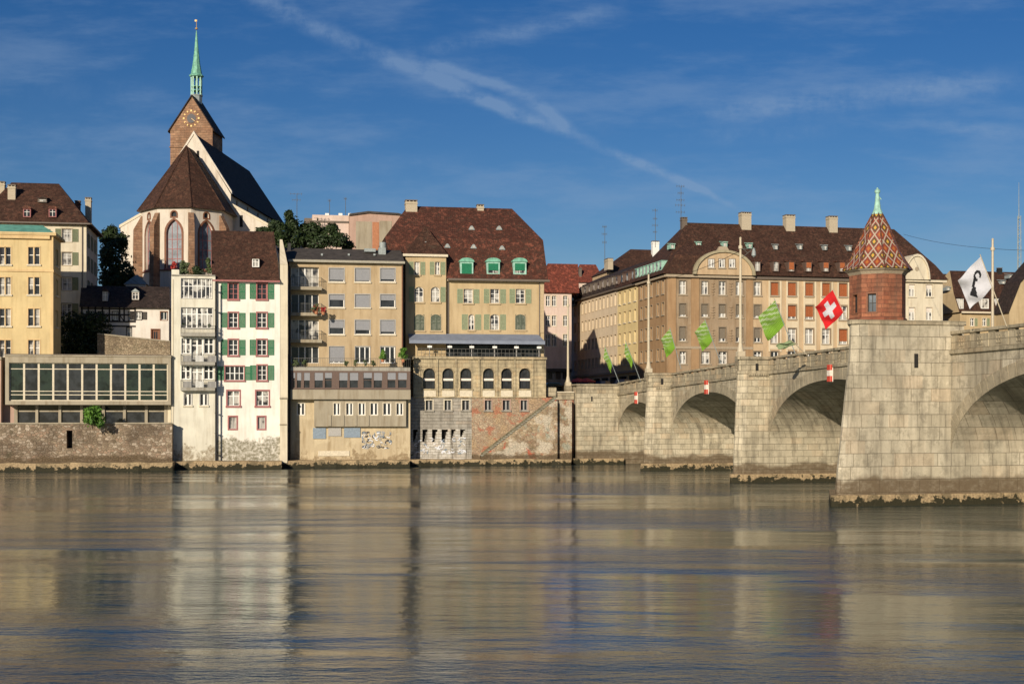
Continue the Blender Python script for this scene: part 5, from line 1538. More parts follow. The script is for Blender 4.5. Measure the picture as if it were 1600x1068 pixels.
# pediment
cx, zc0 = F.X(1128), ze-.05; r_ = (F.X(1176)-F.X(1082))/2; hp = F.Z(1128, 392, -.5)-zc0
arc = [(cx-r_*cos(pi*i/16), zc0+hp*sin(pi*i/16)) for i in range(17)]
mb = MB(); mb.prism(arc[::-1], -.95, 4.5, 'plaster_tan')
ped = F.put(mb, 'pediment')
mb = MB()
for i in range(16):
    (a, z0_), (b, z1_) = arc[i], arc[i+1]
    def sc_(x, z, k): return (cx+(x-cx)*k, zc0+(z-zc0)*k)
    q = [sc_(a, z0_, .93), sc_(b, z1_, .93), sc_(b, z1_, 1.03), sc_(a, z0_, 1.03)]
    mb.solid([(x, 4.6, z) for x, z in q], [(x, -1.25, z) for x, z in q], 'plaster_olive')
zt_ = zc0+hp; mb.solid([(cx-1, -.7, zt_), (cx+1, -.7, zt_), (cx+1, 0, zt_), (cx-1, 0, zt_)], [(cx-.6, -.6, zt_+.7), (cx+.6, -.6, zt_+.7), (cx+.6, 0, zt_+.7), (cx-.6, 0, zt_+.7)], 'stone_trim')
mb.build('pediment_moulding', ped)
P2 = F.side(0, -.97, 0)
for p in (1107, 1123.5, 1139.5):
    P2.win(p, p+8.5, 405, 418, dict(BW, key='pdw', pane='glass_curtain', rows=[], rec=-.06), hole=False)
def ddy(px): return (px-1190)*.024
for i, p in enumerate((1179, 1208, 1232, 1259, 1286, 1311.5)):
    o = ddy(p); dormer(F, p, p+9.5, 408+o*.4, 424+o*.2, -.75, 'grey_paint', 'tiles_red', 'glass_curtain', 'flat', 2.2, front='brown_panel', blind=None if i < 2 else ('orange_blind', .62 if i > 2 else .8))
for px, py, m_ in ((1051, 385, 'copper_pale'), (1035, 0, ''), (1092, 382, 'copper_pale'), (1133, 382, 'copper_pale'), (1172, 384, 'copper_pale'), (1213, 386, 'lead'), (1251, 386, 'lead'), (1290, 387, 'lead'), (1328, 388, 'lead')):
    if not py: continue
    w_ = 7 if m_ == 'copper_pale' else 5
    dormer(F, px-w_/2, px+w_/2, py-3.5, py+3.5, 2.7, m_, m_, 'glass_curtain', 'flat', 1.6, over=.05)
for p, q, a, b, c_ in ((1159, 1174, 331, 349, 6.5), (1228.5, 1242.5, 335, 351, 6.5), (1296, 1309, 337, 354, 6.5)): chimney(F, p, q, a, b, c_, 'chimney_render', th=1.4)
chimney(F, 1066, 1074, 339, 349, 7.0, 'gutter', th=1.0)
# arched gable at the right end
cx, r_ = F.X(1428), (F.X(1447)-F.X(1408))/2; hp = F.Z(1428, 398, -.4)-zc0
arc = [(cx-r_*cos(pi*i/14), zc0+hp*sin(pi*i/14)) for i in range(15)]
mb = MB(); mb.prism(arc[::-1], -.95, 4.0, 'plaster_cream'); g_ = F.put(mb, 'end_gable')
mb = MB(); mb.prism([(cx+.35*cos(2*pi*i/12), F.Z(1428, 421)+.35*sin(2*pi*i/12)) for i in range(12)], -1.0, -.955, 'stone_trim')
for i in range(14):
    q = [(cx+(x-cx)*k, zc0+(z-zc0)*k) for (x, z), k in ((arc[i], .93), (arc[i+1], .93), (arc[i+1], 1.02), (arc[i], 1.02))]
    mb.solid([(x, 4.05, z) for x, z in q], [(x, -1.2, z) for x, z in q], 'stone_trim_pale')
mb.build('gable_moulding', g_)
# street wing of the same building block
S = F.side(0, 0, -pi/2)
rz = [(27.3-9, 25.2-9), (23.8-9, 21.9-9), (20.2-9, 18.3-9), (16.6-9, 14.8-9)]
SW = st('sw', cols=[.5], rows=[.62], fw=.05, mt=.05, sash='grey_paint', rec=.3, sur=('stone_trim', .08), sill='stone_trim', pane='glass_dark')
for x in (-1.8, -4.3, -7.6, -10.2, -12.6):
    for j, (zb_, za_) in enumerate(rz): S.winm(x-.55, x+.55, za_, zb_, dict(SW, blind=('tan_blind', .7) if j else None))
S.wall(-14.5, 0, 0, ze, 'plaster_brown_orange', name='street_wall')
sb = mb = MB(); mb.box(-14.5, .3, -.5, 0, ze-.5, ze-.1, 'stone_trim'); S.put(mb, 'street_cornice')
rings(S, [(-15, .8, ze, -.6), (-15, .2, ze+3.0, 1.2), (-15, -4, ze+5.8, 5.0)], 14, 'tiles_brown', name='street_roof')
def row_dormers(S, xs, z, h_, c, mat):
    for x in xs:
        mb = MB(); mb.box(x-.5, x+.5, c, c+2, z, z+h_, mat); mb.box(x-.62, x+.62, c-.1, c+2, z+h_, z+h_+.1, mat)
        d = S.put(mb, 'dormer'); m2 = MB(); m2.box(x-.34, x+.34, c-.03, c-.002, z+.15, z+h_-.12, 'glass_half'); m2.build('pane', d)
row_dormers(S, [-1.6-1.75*i for i in range(8)], ze+.7, 1.4, -.5, 'copper_pale')

def street_house(x0, x1, label, wall, nwin, roofm, dorm, hz=0.0):
    W_ = F.O+S.xh*x0
    t = thing('street_house', label, 'house', W_.x, W_.y, 9.0, S.a)
    G = Face(W_.x, W_.y, 9.0, S.a, t); L = x1-x0
    step = L/nwin
    for i in range(nwin):
        x = step*(i+.5)
        for j, (zb_, za_) in enumerate(rz): G.winm(x-min(.6, step*.26), x+min(.6, step*.26), za_, zb_, dict(SW, key='sh%d' % nwin, sill='stone_trim_pale' if nwin < 5 else None, sur=('sand_trim', .05), pane='glass_dark'))
    for i in range(max(2, nwin//2)):
        stp = L/max(2, nwin//2); G.winm(stp*i+.4, stp*(i+1)-.4, .3, 3.8, st('shf', cols=[.5], rows=[.8], sash='dark_metal', fw=.08, mt=.08, pane='glass_dark'))
    G.wall(0, L, 0, ze+hz, wall)
    sides(G, 0, L, 13, 0, ze+hz, wall)
    mb = MB(); mb.box(0, L, -.5, 0, ze+hz-.35, ze+hz-.05, 'gutter'); mb.box(0, L, -.25, 0, 4.3, 4.7, 'stone_trim'); G.put(mb, 'cornice')
    rings(G, [(0, L, ze+hz, -.6), (0, L, ze+hz+2.8, 1.0), (0, L, ze+hz+5.0, 6.0)], 13, roofm, gl='tiles_dark', gr='tiles_dark')
    row_dormers(G, [1.2+(L-2.4)*i/(dorm-1) for i in range(dorm)], ze+hz+.6, 1.4, -.5, 'brown_panel' if roofm != 'tiles_dark' else 'gutter')
    return G
G1 = street_house(-26, -14.6, 'yellow street house with wide windows between the pink house row and the corner building', 'plaster_street_yellow', 4, 'tiles_brown', 4)
chimney(G1, 944, 950, 404, 412, 4.0, th=1.0)
G2 = street_house(-52, -26.1, 'long pinkish street house with close-set windows and a dark mansard with grey dormers', 'plaster_street', 11, 'tiles_dark', 9, .1)
street_house(-64, -52.3, 'pale house at the far end of the street beyond the close-set windows', 'plaster_pink', 4, 'tiles_dark', 4, -.6)
# hillside roofs seen over the street
F4 = bank('ridge_house', 'brown tiled roof with a white chimney rising above the street mansards', 'house', 0, 935, 9.0, BR, None, Y=262)
rings(F4, [lv(F4, 950, 1052, 425, 0), lv(F4, 985, 1040, 390, 6)], 12, 'tiles_brown'); mb = MB(); mb.box(F4.X(952), F4.X(1050), .3, 11.5, 0, F4.Z(1000, 425), 'plaster_tan'); F4.put(mb, 'wall')
chimney(F4, 1020, 1030, 376, 392, 4.0, 'white_paint', th=1.0)
F4 = bank('distant_block', 'dark roofed house glimpsed low between the corner building and the flag', 'house', 0, 1466, 9.0, BR, None, Y=262)
mb = MB(); mb.box(0, F4.X(1500), 0, 9, 0, F4.Z(1485, 470), 'plaster_tan'); F4.put(mb, 'wall')
rings(F4, [lv(F4, 1462, 1506, 470, -.3), lv(F4, 1466, 1502, 428, 4)], 9, 'tiles_brown')

# row of houses lining the other side of the street, behind the restaurant house; their gables shade the square
def row_house(Xn, Yn, L, zr, label, side_gable):
    t = thing('street_house', label, 'house', Xn, Yn, 9.0, BR)
    G = Face(Xn, Yn, 9.0, BR, t)
    mb = MB(); h_ = zr-9.0-5.5
    mb.box(-11, 0, 0, L, 0, h_, 'plaster_tan'); G.put(mb, 'wall')
    mb = MB()
    if side_gable:
        mb.solid([(-11.4, -.2, h_), (.4, -.2, h_), (.4, L+.2, h_), (-11.4, L+.2, h_)], [(-11, L*.5-.1, zr-9.0), (.2, L*.5-.1, zr-9.0), (.2, L*.5+.1, zr-9.0), (-11, L*.5+.1, zr-9.0)], 'tiles_brown')
    else:
        mb.solid([(-11.4, 0, h_), (.4, 0, h_), (.4, L, h_), (-11.4, L, h_)], [(-6, .1, zr-10.5), (-5, .1, zr-10.5), (-5, L-.1, zr-10.5), (-6, L-.1, zr-10.5)], 'tiles_brown')
    G.put(mb, 'roof')
    H = G.side(0, 0, pi/2)
    for i in range(int(L/2.4)):
        for z in (5, 8.4, 11.8):
            if z+1.9 < h_: H.winm(.8+i*2.4, 1.9+i*2.4, z, z+1.8, dict(BW, key='rw', pane='glass_dark'), hole=False)
for k, (d0, L, zr, sg, lab) in enumerate(((0, 11, 33.5, False, 'first house of the far street row, right behind the restaurant house'), (11.1, 8, 35.5, True, 'steep gabled house second in the row behind the restaurant house'),
      (19.2, 12, 35.5, False, 'third house of the row behind the restaurant house'), (31.3, 8, 37.5, True, 'steep gabled house fourth in the row behind the restaurant house'), (39.4, 16, 36.0, False, 'last house of the row behind the restaurant house, beside the pink house'))):
    row_house(3.0-sin(BR)*d0, 200+cos(BR)*d0, L, zr, lab, sg)
# ------------------------------------------------------------ houses at the right
F = bank('mansard_house', 'house with a broad dark red mansard roof and white dormers behind the white flag', 'house', 0, 1500, 9.0, BR, None, Y=236)
xr = F.X(1640); ze = F.Z(1540, 489)
MW = st('mw', cols=[.5], rows=[.65], fw=.07, mt=.08, shut=('sage_shutter', .5, 'r'), sur=('stone_trim_pale', .1), pane='glass_dark')
for p in (1516, 1535, 1559, 1585): F.win(p, p+6, 497, 509, MW)
F.wall(0, xr, 0, ze, 'plaster_sand'); sides(F, 0, xr, 12, 0, ze, 'plaster_sand')
rings(F, [lv(F, 1499, 1645, 488, -.5, 1540), lv(F, 1490, 1640, 459, 1.4, 1540), lv(F, 1484, 1636, 424, 6, 1540)], 12, 'tiles_brown', gl='plaster_sand')
mb = MB(); mb.box(0, xr, -.65, -.4, ze-.1, ze+.2, 'stone_trim_pale'); F.put(mb, 'gutter')
for p, q in ((1499.5, 1505.5), (1533.5, 1545), (1558.5, 1568)): dormer(F, p, q, 466, 482, -.3, 'white_paint', 'tiles_dark', 'glass_half', 'flat', 1.8)
for px, py in ((1482, 451), (1568, 441), (1580, 432)): dormer(F, px-3, px+3, py-2.5, py+2.5, 2.8, 'lead', 'lead', 'glass_curtain', 'flat', 1.5, over=.03)
chimney(F, 1560, 1566, 418, 424, 5.5, 'dark_metal', th=.6)
F = bank('gable_house', 'sand coloured gabled house at the right edge behind the bridge parapet', 'house', 0, 1577, 9.0, BR, None, Y=226)
mb = MB(); pts = [(0, 0), (12, 0), (12, F.Z(1640, 440)), (F.X(1640), F.Z(1640, 400)), (0, F.Z(1583, 480))]
za, zb2, zc2 = F.Z(1577, 484), F.Z(1600, 441), F.Z(1620, 405)
mb.prism([(0, 0), (12, 0), (12, za), (5.6, zc2), (1.9, zb2), (0, za)], 0, 4, 'plaster_sand'); F.put(mb, 'wall')
mb = MB(); zz = F.Z(1583, 476); mb.slab([(-.3, -.3, za-.3), (1.9, -.3, zb2+.15), (1.9, 4.3, zb2+.15), (-.3, 4.3, za-.3)], 'tiles_dark', .2); mb.slab([(1.9, -.3, zb2+.15), (5.6, -.3, zc2+.15), (5.6, 4.3, zc2+.15), (1.9, 4.3, zb2+.15)], 'tiles_dark', .2); mb.slab([(5.6, -.3, zc2+.15), (12.3, -.3, za), (12.3, 4.3, za), (5.6, 4.3, zc2+.15)], 'tiles_dark', .2); F.put(mb, 'roof')
# ------------------------------------------------------------ the bridge
A0 = Vector((12.6, 181.0))
BA = -(pi/2-BR)                        # local x runs towards the camera, local y across the bridge
br = thing('stone_bridge', 'long pale stone arch bridge with battered piers crossing the river at right', 'bridge', A0.x, A0.y, 0.0, BA)
F = Face(A0.x, A0.y, 0.0, BA, br)
BWID = 18.6
def ztop(s):        # top of the parapet coping
    pts = [(-40, 9.9), (-8, 10.1), (0, 10.2), (24.8, 11.0), (52.3, 11.75), (68, 12.0), (84.6, 12.3), (100, 12.35), (150, 12.1), (190, 11.4)]
    for (a, za), (b, zb) in zip(pts, pts[1:]):
        if s <= b: return za+(zb-za)*(s-a)/(b-a)
    return pts[-1][1]
arches = [(4.4, 20.8, 3.6, 7.85), (24.8, 48.3, 3.6, 8.7), (52.3, 79.1, 3.6, 9.35), (84.6, 112.6, 3.5, 9.4), (116.6, 143.6, 3.5, 9.2)]
piers = [(20.8, 24.8, 2.6, 3.1, 'bridge_stone'), (48.3, 52.3, 2.8, 3.3, 'bridge_stone'), (79.1, 84.6, 7.6, 8.9, 'bridge_stone_big'), (112.6, 116.6, 3.1, 4.0, 'bridge_stone_big'), (143.6, 150, 3.1, 4.0, 'bridge_stone_big')]
def arcz(A, s):
    a, b, z0, z1 = A
    u = (s-(a+b)/2)/((b-a)/2)
    return z0+(z1-z0)*max(0.0, 1-abs(u)**2.15)**(1/1.9)
def arc_samples(A, n=36):
    a, b = A[0], A[1]
    return [(a+b)/2-(b-a)/2*cos(pi*i/n) for i in range(n+1)]
def deck(s): return ztop(s)-1.35
def spandrel(y, flip):
    for A in arches:
        mb = MB(); m_ = 'bridge_stone'
        ss = arc_samples(A)
        for a, b in zip(ss, ss[1:]):
            q = [(a, y, arcz(A, a)), (b, y, arcz(A, b)), (b, y, deck(b)), (a, y, deck(a))]
            mb.poly(q[::-1] if flip else q, 'bridge_stone_big' if A[0] > 80 else m_)
        F.put(mb, 'spandrel_wall')
spandrel(0.0, False); spandrel(BWID, True)
for A in arches:
    mb = MB(); ss = arc_samples(A)
    for a, b in zip(ss, ss[1:]):
        mb.poly([(a, 0, arcz(A, a)), (a, BWID, arcz(A, a)), (b, BWID, arcz(A, b)), (b, 0, arcz(A, b))], 'bridge_stone_big' if A[0] > 80 else 'bridge_stone')
    F.put(mb, 'arch_vault')
    mb = MB(); n = 44; ss = [(A[0]+A[1])/2-(A[1]-A[0])/2*cos(pi*i/n) for i in range(n+1)]
    for i in range(n):
        a, b = ss[i], ss[i+1]
        if arcz(A, (a+b)/2) < A[2]+.35: continue
        za, zb = arcz(A, a), arcz(A, b)
        nx, nz = -(zb-za), (b-a); l = math.hypot(nx, nz); nx, nz = nx/l, nz/l
        t_ = .95; g = .03; dx, dz = (b-a)/l*g, (zb-za)/l*g
        q = [(a+dx, za+dz), (b-dx, zb-dz), (b-dx+nx*t_, zb-dz+nz*t_), (a+dx+nx*t_, za+dz+nz*t_)]
        q = [(min(max(x, A[0]+.02), A[1]-.02), min(z, deck(x)-.1)) for x, z in q]
        mb.solid([(x, 0.02, z) for x, z in q], [(x, -.055, z) for x, z in q], 'voussoir_stone')
    F.put(mb, 'arch_ring')
mb = MB()
ss = list(range(-40, 151, 5))
for a, b in zip(ss, ss[1:]):
    mb.poly([(a, 0, deck(a)), (b, 0, deck(b)), (b, BWID, deck(b)), (a, BWID, deck(a))], 'asphalt')
F.put(mb, 'deck')
def pier_body(s0, s1, pt, pb, m_, y1=BWID, top=None):
    zt = deck(s1)-.1 if top is None else top
    def loop(p, z, e=0.0):
        c = .75 if pt < 5 else .35
        k = (s1-s0)*.5
        return [(s0-e, y1, z), (s0-e, -p+k, z), (s1+e-c-.25, -p, z), (s1+e-c, -p, z), (s1+e, -p+c, z), (s1+e, y1, z)]
    mb = MB(); k = pb-pt
    mb.solid(loop(pb, -1.5, .05)[::-1], loop(pb-k*.25, 2.5, .03)[::-1], m_)
    mb.solid(loop(pb-k*.25, 2.5, .03)[::-1], loop(pt, zt, 0)[::-1], m_)
    return F.put(mb, 'pier'), loop
for i, (s0, s1, pt, pb, m_) in enumerate(piers):
    top = ztop(s1)+.95 if i == 2 else None
    if i == 2: top = 13.0
    p_, loop = pier_body(s0, s1, pt, pb, m_, top=(None if i != 2 else deck(s1)-.1))
    mb = MB(); rnd = random.Random(i+50)
    lo, hi = loop(pb+.5, -1.5, .6), loop(pb+.38, .8, .45)
    mb.solid(lo[::-1], hi[::-1], 'river_ledge')
    mb.build('plinth', p_)
    if i != 2:   # pedestal block rising to the parapet
        mb = MB(); z = deck(s1)-.1; zt = ztop(s1)+.05
        c = .75
        lo = [(s0+.15, 0.3, z), (s0+.15, -pt+2.0, z), (s1-c-.3, -pt+.12, z), (s1-c, -pt+.12, z), (s1-.12, -pt+c, z), (s1-.12, .3, z)]
        mb.solid([(x, y, z) for x, y, _ in lo][::-1], [(x, y, zt-.25) for x, y, _ in lo][::-1], 'bridge_pale')
        up = [(s0-.05, 0.5, z), (s0-.05, -pt+1.9, z), (s1-c-.3, -pt-.08, z), (s1-c+.1, -pt-.08, z), (s1+.08, -pt+c-.1, z), (s1+.08, .5, z)]
        mb.solid([(x, y, zt-.25) for x, y, _ in up][::-1], [(x, y, zt) for x, y, _ in up][::-1], 'bridge_pale')
        mb.solid([(x, y, z-.1) for x, y, _ in up][::-1], [(x, y, z+.16) for x, y, _ in up][::-1], 'bridge_pale')
        for k in range(9):
            y_ = -pt+c+(pt-c)*k/9; mb.box(s1+.02, s1+.16, y_, y_+.16, z-.35, z-.1, 'bridge_pale')
        mb.build('pedestal', p_)
# chapel pier platform
s0, s1, pt, pb, m_ = piers[2]
mb = MB(); z0 = deck(s1)-.1; zt = 13.05; c = .4
lo = [(s0, 1.0, z0), (s0, -pt+2.7, z0), (s1-c-.25, -pt, z0), (s1-c, -pt, z0), (s1, -pt+c, z0), (s1, 1.0, z0)]
mb.solid([(x, y, z0) for x, y, _ in lo][::-1], [(x, y+.06 if y < 0 else y, zt-.3) for x, y, _ in lo][::-1], 'bridge_stone_big')
lo = [(s0-.1, 1.1, 0), (s0-.1, -pt+2.6, 0), (s1-c-.25, -pt-.12, 0), (s1-c+.1, -pt-.12, 0), (s1+.12, -pt+c-.1, 0), (s1+.12, 1.1, 0)]
mb.solid([(x, y, zt-.3) for x, y, _ in lo][::-1], [(x, y, zt) for x, y, _ in lo][::-1], 'bridge_pale')
F.put(mb, 'chapel_platform')
# abutment
mb = MB(); z = ztop(0)
mb.box(-22, -.02, -4.6, BWID, -1.5, z-1.2, 'bridge_stone'); mb.box(-.1, 4.4, -5.5, BWID-.01, -1.5, z-1.2, 'bridge_stone'); F.put(mb, 'abutment')
mb = MB(); mb.box(-22, -.15, -4.5, -3.9, z-1.2, z-.2, 'bridge_pale'); mb.box(3.7, 4.3, -5.4, .02, z-1.2, z-.2, 'bridge_pale'); mb.box(-22, 2.7, -5.3, -4.75, z-1.2, z-.2, 'bridge_pale'); mb.box(-22, -.05, -4.65, -3.8, z-.2, z, 'bridge_pale'); mb.box(-22, 4.45, -5.55, -4.66, z-.2, z+.003, 'bridge_pale'); mb.box(3.6, 4.45, -4.66, .25, z-.2, z+.003, 'bridge_pale'); mb.box(-22, .12, -4.75, .1, z-1.4, z-1.2, 'bridge_pale'); F.put(mb, 'abutment_parapet')
mb = MB(); mb.box(-23, 5.0, -6.0, .6, -1.5, .75, 'river_ledge'); F.put(mb, 'abutment_plinth')
# parapets
def parapet(y, sgn):
    segs = [(a[0]+.05, a[1]-.05) for a in arches]
    for k, (a, b) in enumerate(segs):
        mb = MB(); cop = MB(); orns = []
        n = max(4, int((b-a)/2.15)); L = (b-a)/n
        for i in range(n):
            p, q = a+L*i, a+L*(i+1)
            zd, ze_ = deck(p), deck(q); h_ = 1.35
            y0, y1 = (y+.02, y+.36)
            mb.solid([(p, y0, zd), (q, y0, ze_), (q, y1, ze_), (p, y1, zd)], [(p, y0, zd+.98), (q, y0, ze_+.98), (q, y1, ze_+.98), (p, y1, zd+.98)], 'bridge_pale')
            # short posts carry the coping, leaving a dark slot between them
            mb.solid([(p, y0, zd+.98), (p+L*.32, y0, zd+.98), (p+L*.32, y1, zd+.98), (p, y1, zd+.98)], [(p, y0, zd+1.2), (p+L*.32, y0, zd+1.2+(ze_-zd)*.32), (p+L*.32, y1, zd+1.2+(ze_-zd)*.32), (p, y1, zd+1.2)], 'bridge_pale')
            cop.solid([(p, y0-.14, zd+1.15), (q, y0-.14, ze_+1.15), (q, y1+.1, ze_+1.15), (p, y1+.1, zd+1.15)], [(p, y0-.14, zd+1.35), (q, y0-.14, ze_+1.35), (q, y1+.1, ze_+1.35), (p, y1+.1, zd+1.35)], 'bridge_pale')
            # pier strips between the panels
            mb.box(p-.09, p+.09, y0-.06, y0, zd+.05, zd+.97, 'bridge_pale')
            cop.solid([(p, y0-.22, zd-.25), (q, y0-.22, ze_-.25), (q, y1, ze_-.25), (p, y1, zd-.25)], [(p, y0-.22, zd+.02), (q, y0-.22, ze_+.02), (q, y1, ze_+.02), (p, y1, zd+.02)], 'bridge_pale')
            if k >= 2 and sgn < 0:
                orn = MB(); cx_, cz_ = p+L*.55, (zd+ze_)/2+.52
                orns.append(orn)
                for an in range(4):
                    xx, zz = cx_+.2*cos(pi/4+an*pi/2), cz_+.2*sin(pi/4+an*pi/2)
                    for j in range(8):
                        a0_, a1_ = 2*pi*j/8, 2*pi*(j+1)/8
                        orn.solid([(xx+.11*cos(a0_), y0+.005, zz+.11*sin(a0_)), (xx+.11*cos(a1_), y0+.005, zz+.11*sin(a1_)), (xx+.17*cos(a1_), y0+.005, zz+.17*sin(a1_)), (xx+.17*cos(a0_), y0+.005, zz+.17*sin(a0_))],
                                  [(xx+.11*cos(a0_), y0-.05, zz+.11*sin(a0_)), (xx+.11*cos(a1_), y0-.05, zz+.11*sin(a1_)), (xx+.17*cos(a1_), y0-.05, zz+.17*sin(a1_)), (xx+.17*cos(a0_), y0-.05, zz+.17*sin(a0_))], 'bridge_pale')
        o = F.put(mb, 'parapet'); cop.build('coping', o)
        for r in orns: r.build('carved_panel', o)
parapet(0.0, -1); parapet(BWID-.4, 1)
# drain slots in the piers
mb = MB()
for s1, pt in ((24.8, 2.9), (52.3, 3.1)):
    mb.box(s1-.1, s1+.02, -pt*.42, -pt*.42+.22, deck(s1)-.1, deck(s1)+.75, 'interior_dark')
mb.box(84.5, 84.63, -2.9, -2.6, 9.7, 10.7, 'interior_dark'); mb.box(4.3, 4.42, -3.6, -3.4, 8.0, 8.6, 'interior_dark')
F.put(mb, 'drain_slot')
# river marks at the crowns
for k, lab in ((0, 'over the smallest, farthest arch'), (1, 'over the second arch from the bank'), (2, 'over the arch left of the chapel pier'), (3, 'over the arch right of the chapel pier')):
    A = arches[k]; s = (A[0]+A[1])/2; z = arcz(A, s)-.2
    W = F.O+F.xh*s
    t = thing('navigation_sign', 'red and white banded shipping sign hung '+lab, 'sign', W.x, W.y, z, BA, 'shipping signs on the bridge arches')
    w_, h_ = .54, 1.45
    mb = MB(); mb.box(-w_/2-.03, w_/2+.03, -.36, -.10, 0, h_, 'sign_white'); mb.build('board', t)
    for j, m_ in enumerate(('sign_red', 'sign_white', 'sign_red')):
        mb = MB(); mb.box(-w_/2, w_/2, -.40, -.365, h_*j/3+.01, h_*(j+1)/3-.01, m_); mb.box(w_/2+.032, w_/2+.05, -.36, -.20, h_*j/3+.01, h_*(j+1)/3-.01, m_); mb.build('stripe', t)
    mb = MB(); mb.box(-.05, .05, -.1, -.04, .2, h_-.2, 'dark_metal'); mb.build('bracket', t)

# ------------------------------------------------------------ chapel
s0, s1, pt, pb, _ = piers[2]
cs, cy = s1-2.65, -4.36
Wc = F.O+F.xh*cs+F.yh*cy
t = thing('bridge_chapel', 'small red sandstone chapel with a patterned tile spire roof on the large pier', 'chapel', Wc.x, Wc.y, 13.05, BR)
G = Face(Wc.x, Wc.y, 13.05, BR, t)
R = 2.02; rot = radians(-78-0+12.77*0)
to_cam = atan2(-Wc.y, -Wc.x)
def octp(r, k): 
    a = (to_cam-BR)+radians(12)+k*pi/4
    return (r*cos(a), r*sin(a))
zb, zt = 0, G.Z(1370, 420, -1.9)
mb = MB(); 
for k in range(8):
    a, b = octp(R, k), octp(R, k+1)
    a2, b2 = Vector((a[0], a[1])), Vector((b[0], b[1])); L = (b2-a2).length
    H = G.side(a2.x, a2.y, atan2((b2-a2).y, (b2-a2).x))
    if k == 7:
        H.winm(L/2-.32, L/2+.26, 1.05-.4, 2.35-.4, st('chw', cols=[.5], rows=[.5], fw=.05, mt=.04, sash='dark_metal', sur=('wood_brown', .10), rec=.2, pane='glass_leaded'))
    if k in (6, 0): H.winm(L/2-.3, L/2+.3, .65, 1.95, st('chw', cols=[.5], rows=[.5], fw=.05, mt=.04, sash='dark_metal', sur=('wood_brown', .10), rec=.2, pane='glass_dark')) if k == 6 else None
    H.wall(0, L, 0, zt, 'red_sandstone')
mb = MB(); mb.lathe([(R+.12, 0), (R+.12, .22), (R+.02, .3)], 'red_sandstone', 8, 0, 0, (to_cam-BR)+radians(12)); G.put(mb, 'base_course')
mb = MB(); mb.lathe([(R, zt-.3), (R+.15, zt-.1), (R+.35, zt), (R+.35, zt+.1)], 'stone_trim', 8, 0, 0, (to_cam-BR)+radians(12)); G.put(mb, 'cornice')
prof = [(R+.5, zt+.08), (R-.0, zt+.75), (R-.62, zt+1.95), (R-1.2, zt+3.3), (.34, G.Z(1370, 333, -.3))]
mb = MB(); rot8 = (to_cam-BR)+radians(12); va = 0
for j in range(4):
    (ra, za), (rb, zb_) = prof[j], prof[j+1]
    vb = va+math.hypot(rb-ra, zb_-za)/1.15
    for k in range(8):
        a0, a1 = rot8+k*pi/4, rot8+(k+1)*pi/4
        ua, ub = ra*sin(pi/8)/1.0*1.42, rb*sin(pi/8)/1.0*1.42
        mb.poly([(ra*cos(a0), ra*sin(a0), za), (ra*cos(a1), ra*sin(a1), za), (rb*cos(a1), rb*sin(a1), zb_), (rb*cos(a0), rb*sin(a0), zb_)], 'glazed_tiles', [(-ua, va), (ua, va), (ub, vb), (-ub, vb)])
    va = vb
roof_ = G.put(mb, 'roof')
mb = MB()
for k in range(8):
    a0 = rot8+k*pi/4
    for (ra, za), (rb, zb_) in zip(prof, prof[1:]): mb.tube((ra*cos(a0), ra*sin(a0), za+.03), (rb*cos(a0), rb*sin(a0), zb_+.03), .055, 'tiles_red', 5)
mb.build('roof_hip', roof_)
z0 = prof[-1][1]; z1 = G.Z(1370, 293, 0)
mb = MB(); mb.lathe([(.42, z0-.05), (.36, z0+.1), (.24, z0+.4), (.17, z1-.9), (.12, z1-.45), (.2, z1-.35), (.2, z1-.2), (.08, z1-.1), (.04, z1)], 'copper_pale', 10); mb.tube((.0, 0, z1-.5), (.3, 0, z1-.85), .04, 'copper_pale', 5); mb.build('finial', roof_)

# ------------------------------------------------------------ tall masts on the bridge
def mast(px, py0, py1, s, y, label, cross=False):
    W = F.O+F.xh*s+F.yh*y; z = CH+(HZ-py1)*(F.O+F.xh*s+F.yh*y).y/FPX; zt = CH+(HZ-py0)*W.y/FPX
    X = (px-800)/FPX*W.y
    t = thing('lamp_mast', label, 'mast', X, W.y, z, BR, 'cream masts on the bridge'); h_ = zt-z
    mb = MB()
    mb.box(-.42, .42, -.42, .42, -.9, .02, 'bridge_pale'); mb.box(-.34, .34, -.34, .34, .02, .5, 'mast_cream'); mb.lathe([(.34, .5), (.26, .8), (.2, 1.1), (.16, 1.3)], 'mast_cream', 10)
    mb.build('base', t)
    mb = MB(); mb.lathe([(.155, 1.2), (.13, h_*.5), (.10, h_-.2), (.13, h_-.1), (.03, h_)], 'mast_cream', 10)
    mb.lathe([(.2, h_*.9-.0), (.2, h_*.9+.3)], 'mast_cream', 10); mb.build('pole', t)
    if cross:
        mb = MB(); z = h_*.9
        mb.tube((0, 0, z), (1.5, 0, z+.05), .05, 'iron_rail', 6); mb.tube((.1, 0, z-.9), (1.2, 0, z), .035, 'iron_rail', 6)
        mb.tube((.2, 0, z+.05), (.7, 0, z-.35), .03, 'iron_rail', 5)
        mb.build('bracket', t)
        mb = MB(); mb.lathe([(.05, z-.75), (.22, z-.6), (.2, z-.3), (.12, z), (.03, z+.15)], 'lead', 8, 1.35, 0); mb.build('lantern', t)
    return t
mast(887.5, 465, 603, 1.5, -5.0, 'cream mast at the bank end of the bridge, farthest from the chapel')
mast(1013.5, 428, 582, 22.0, -2.5, 'cream mast on the first pier pedestal between green flags')
mast(1157, 370, 557, 50.0, -2.7, 'cream mast with a bracket lantern in front of the corner building', True)
mast(1551, 372, 564, 53.0, BWID-.3, 'cream mast on the far parapet behind the white flag')

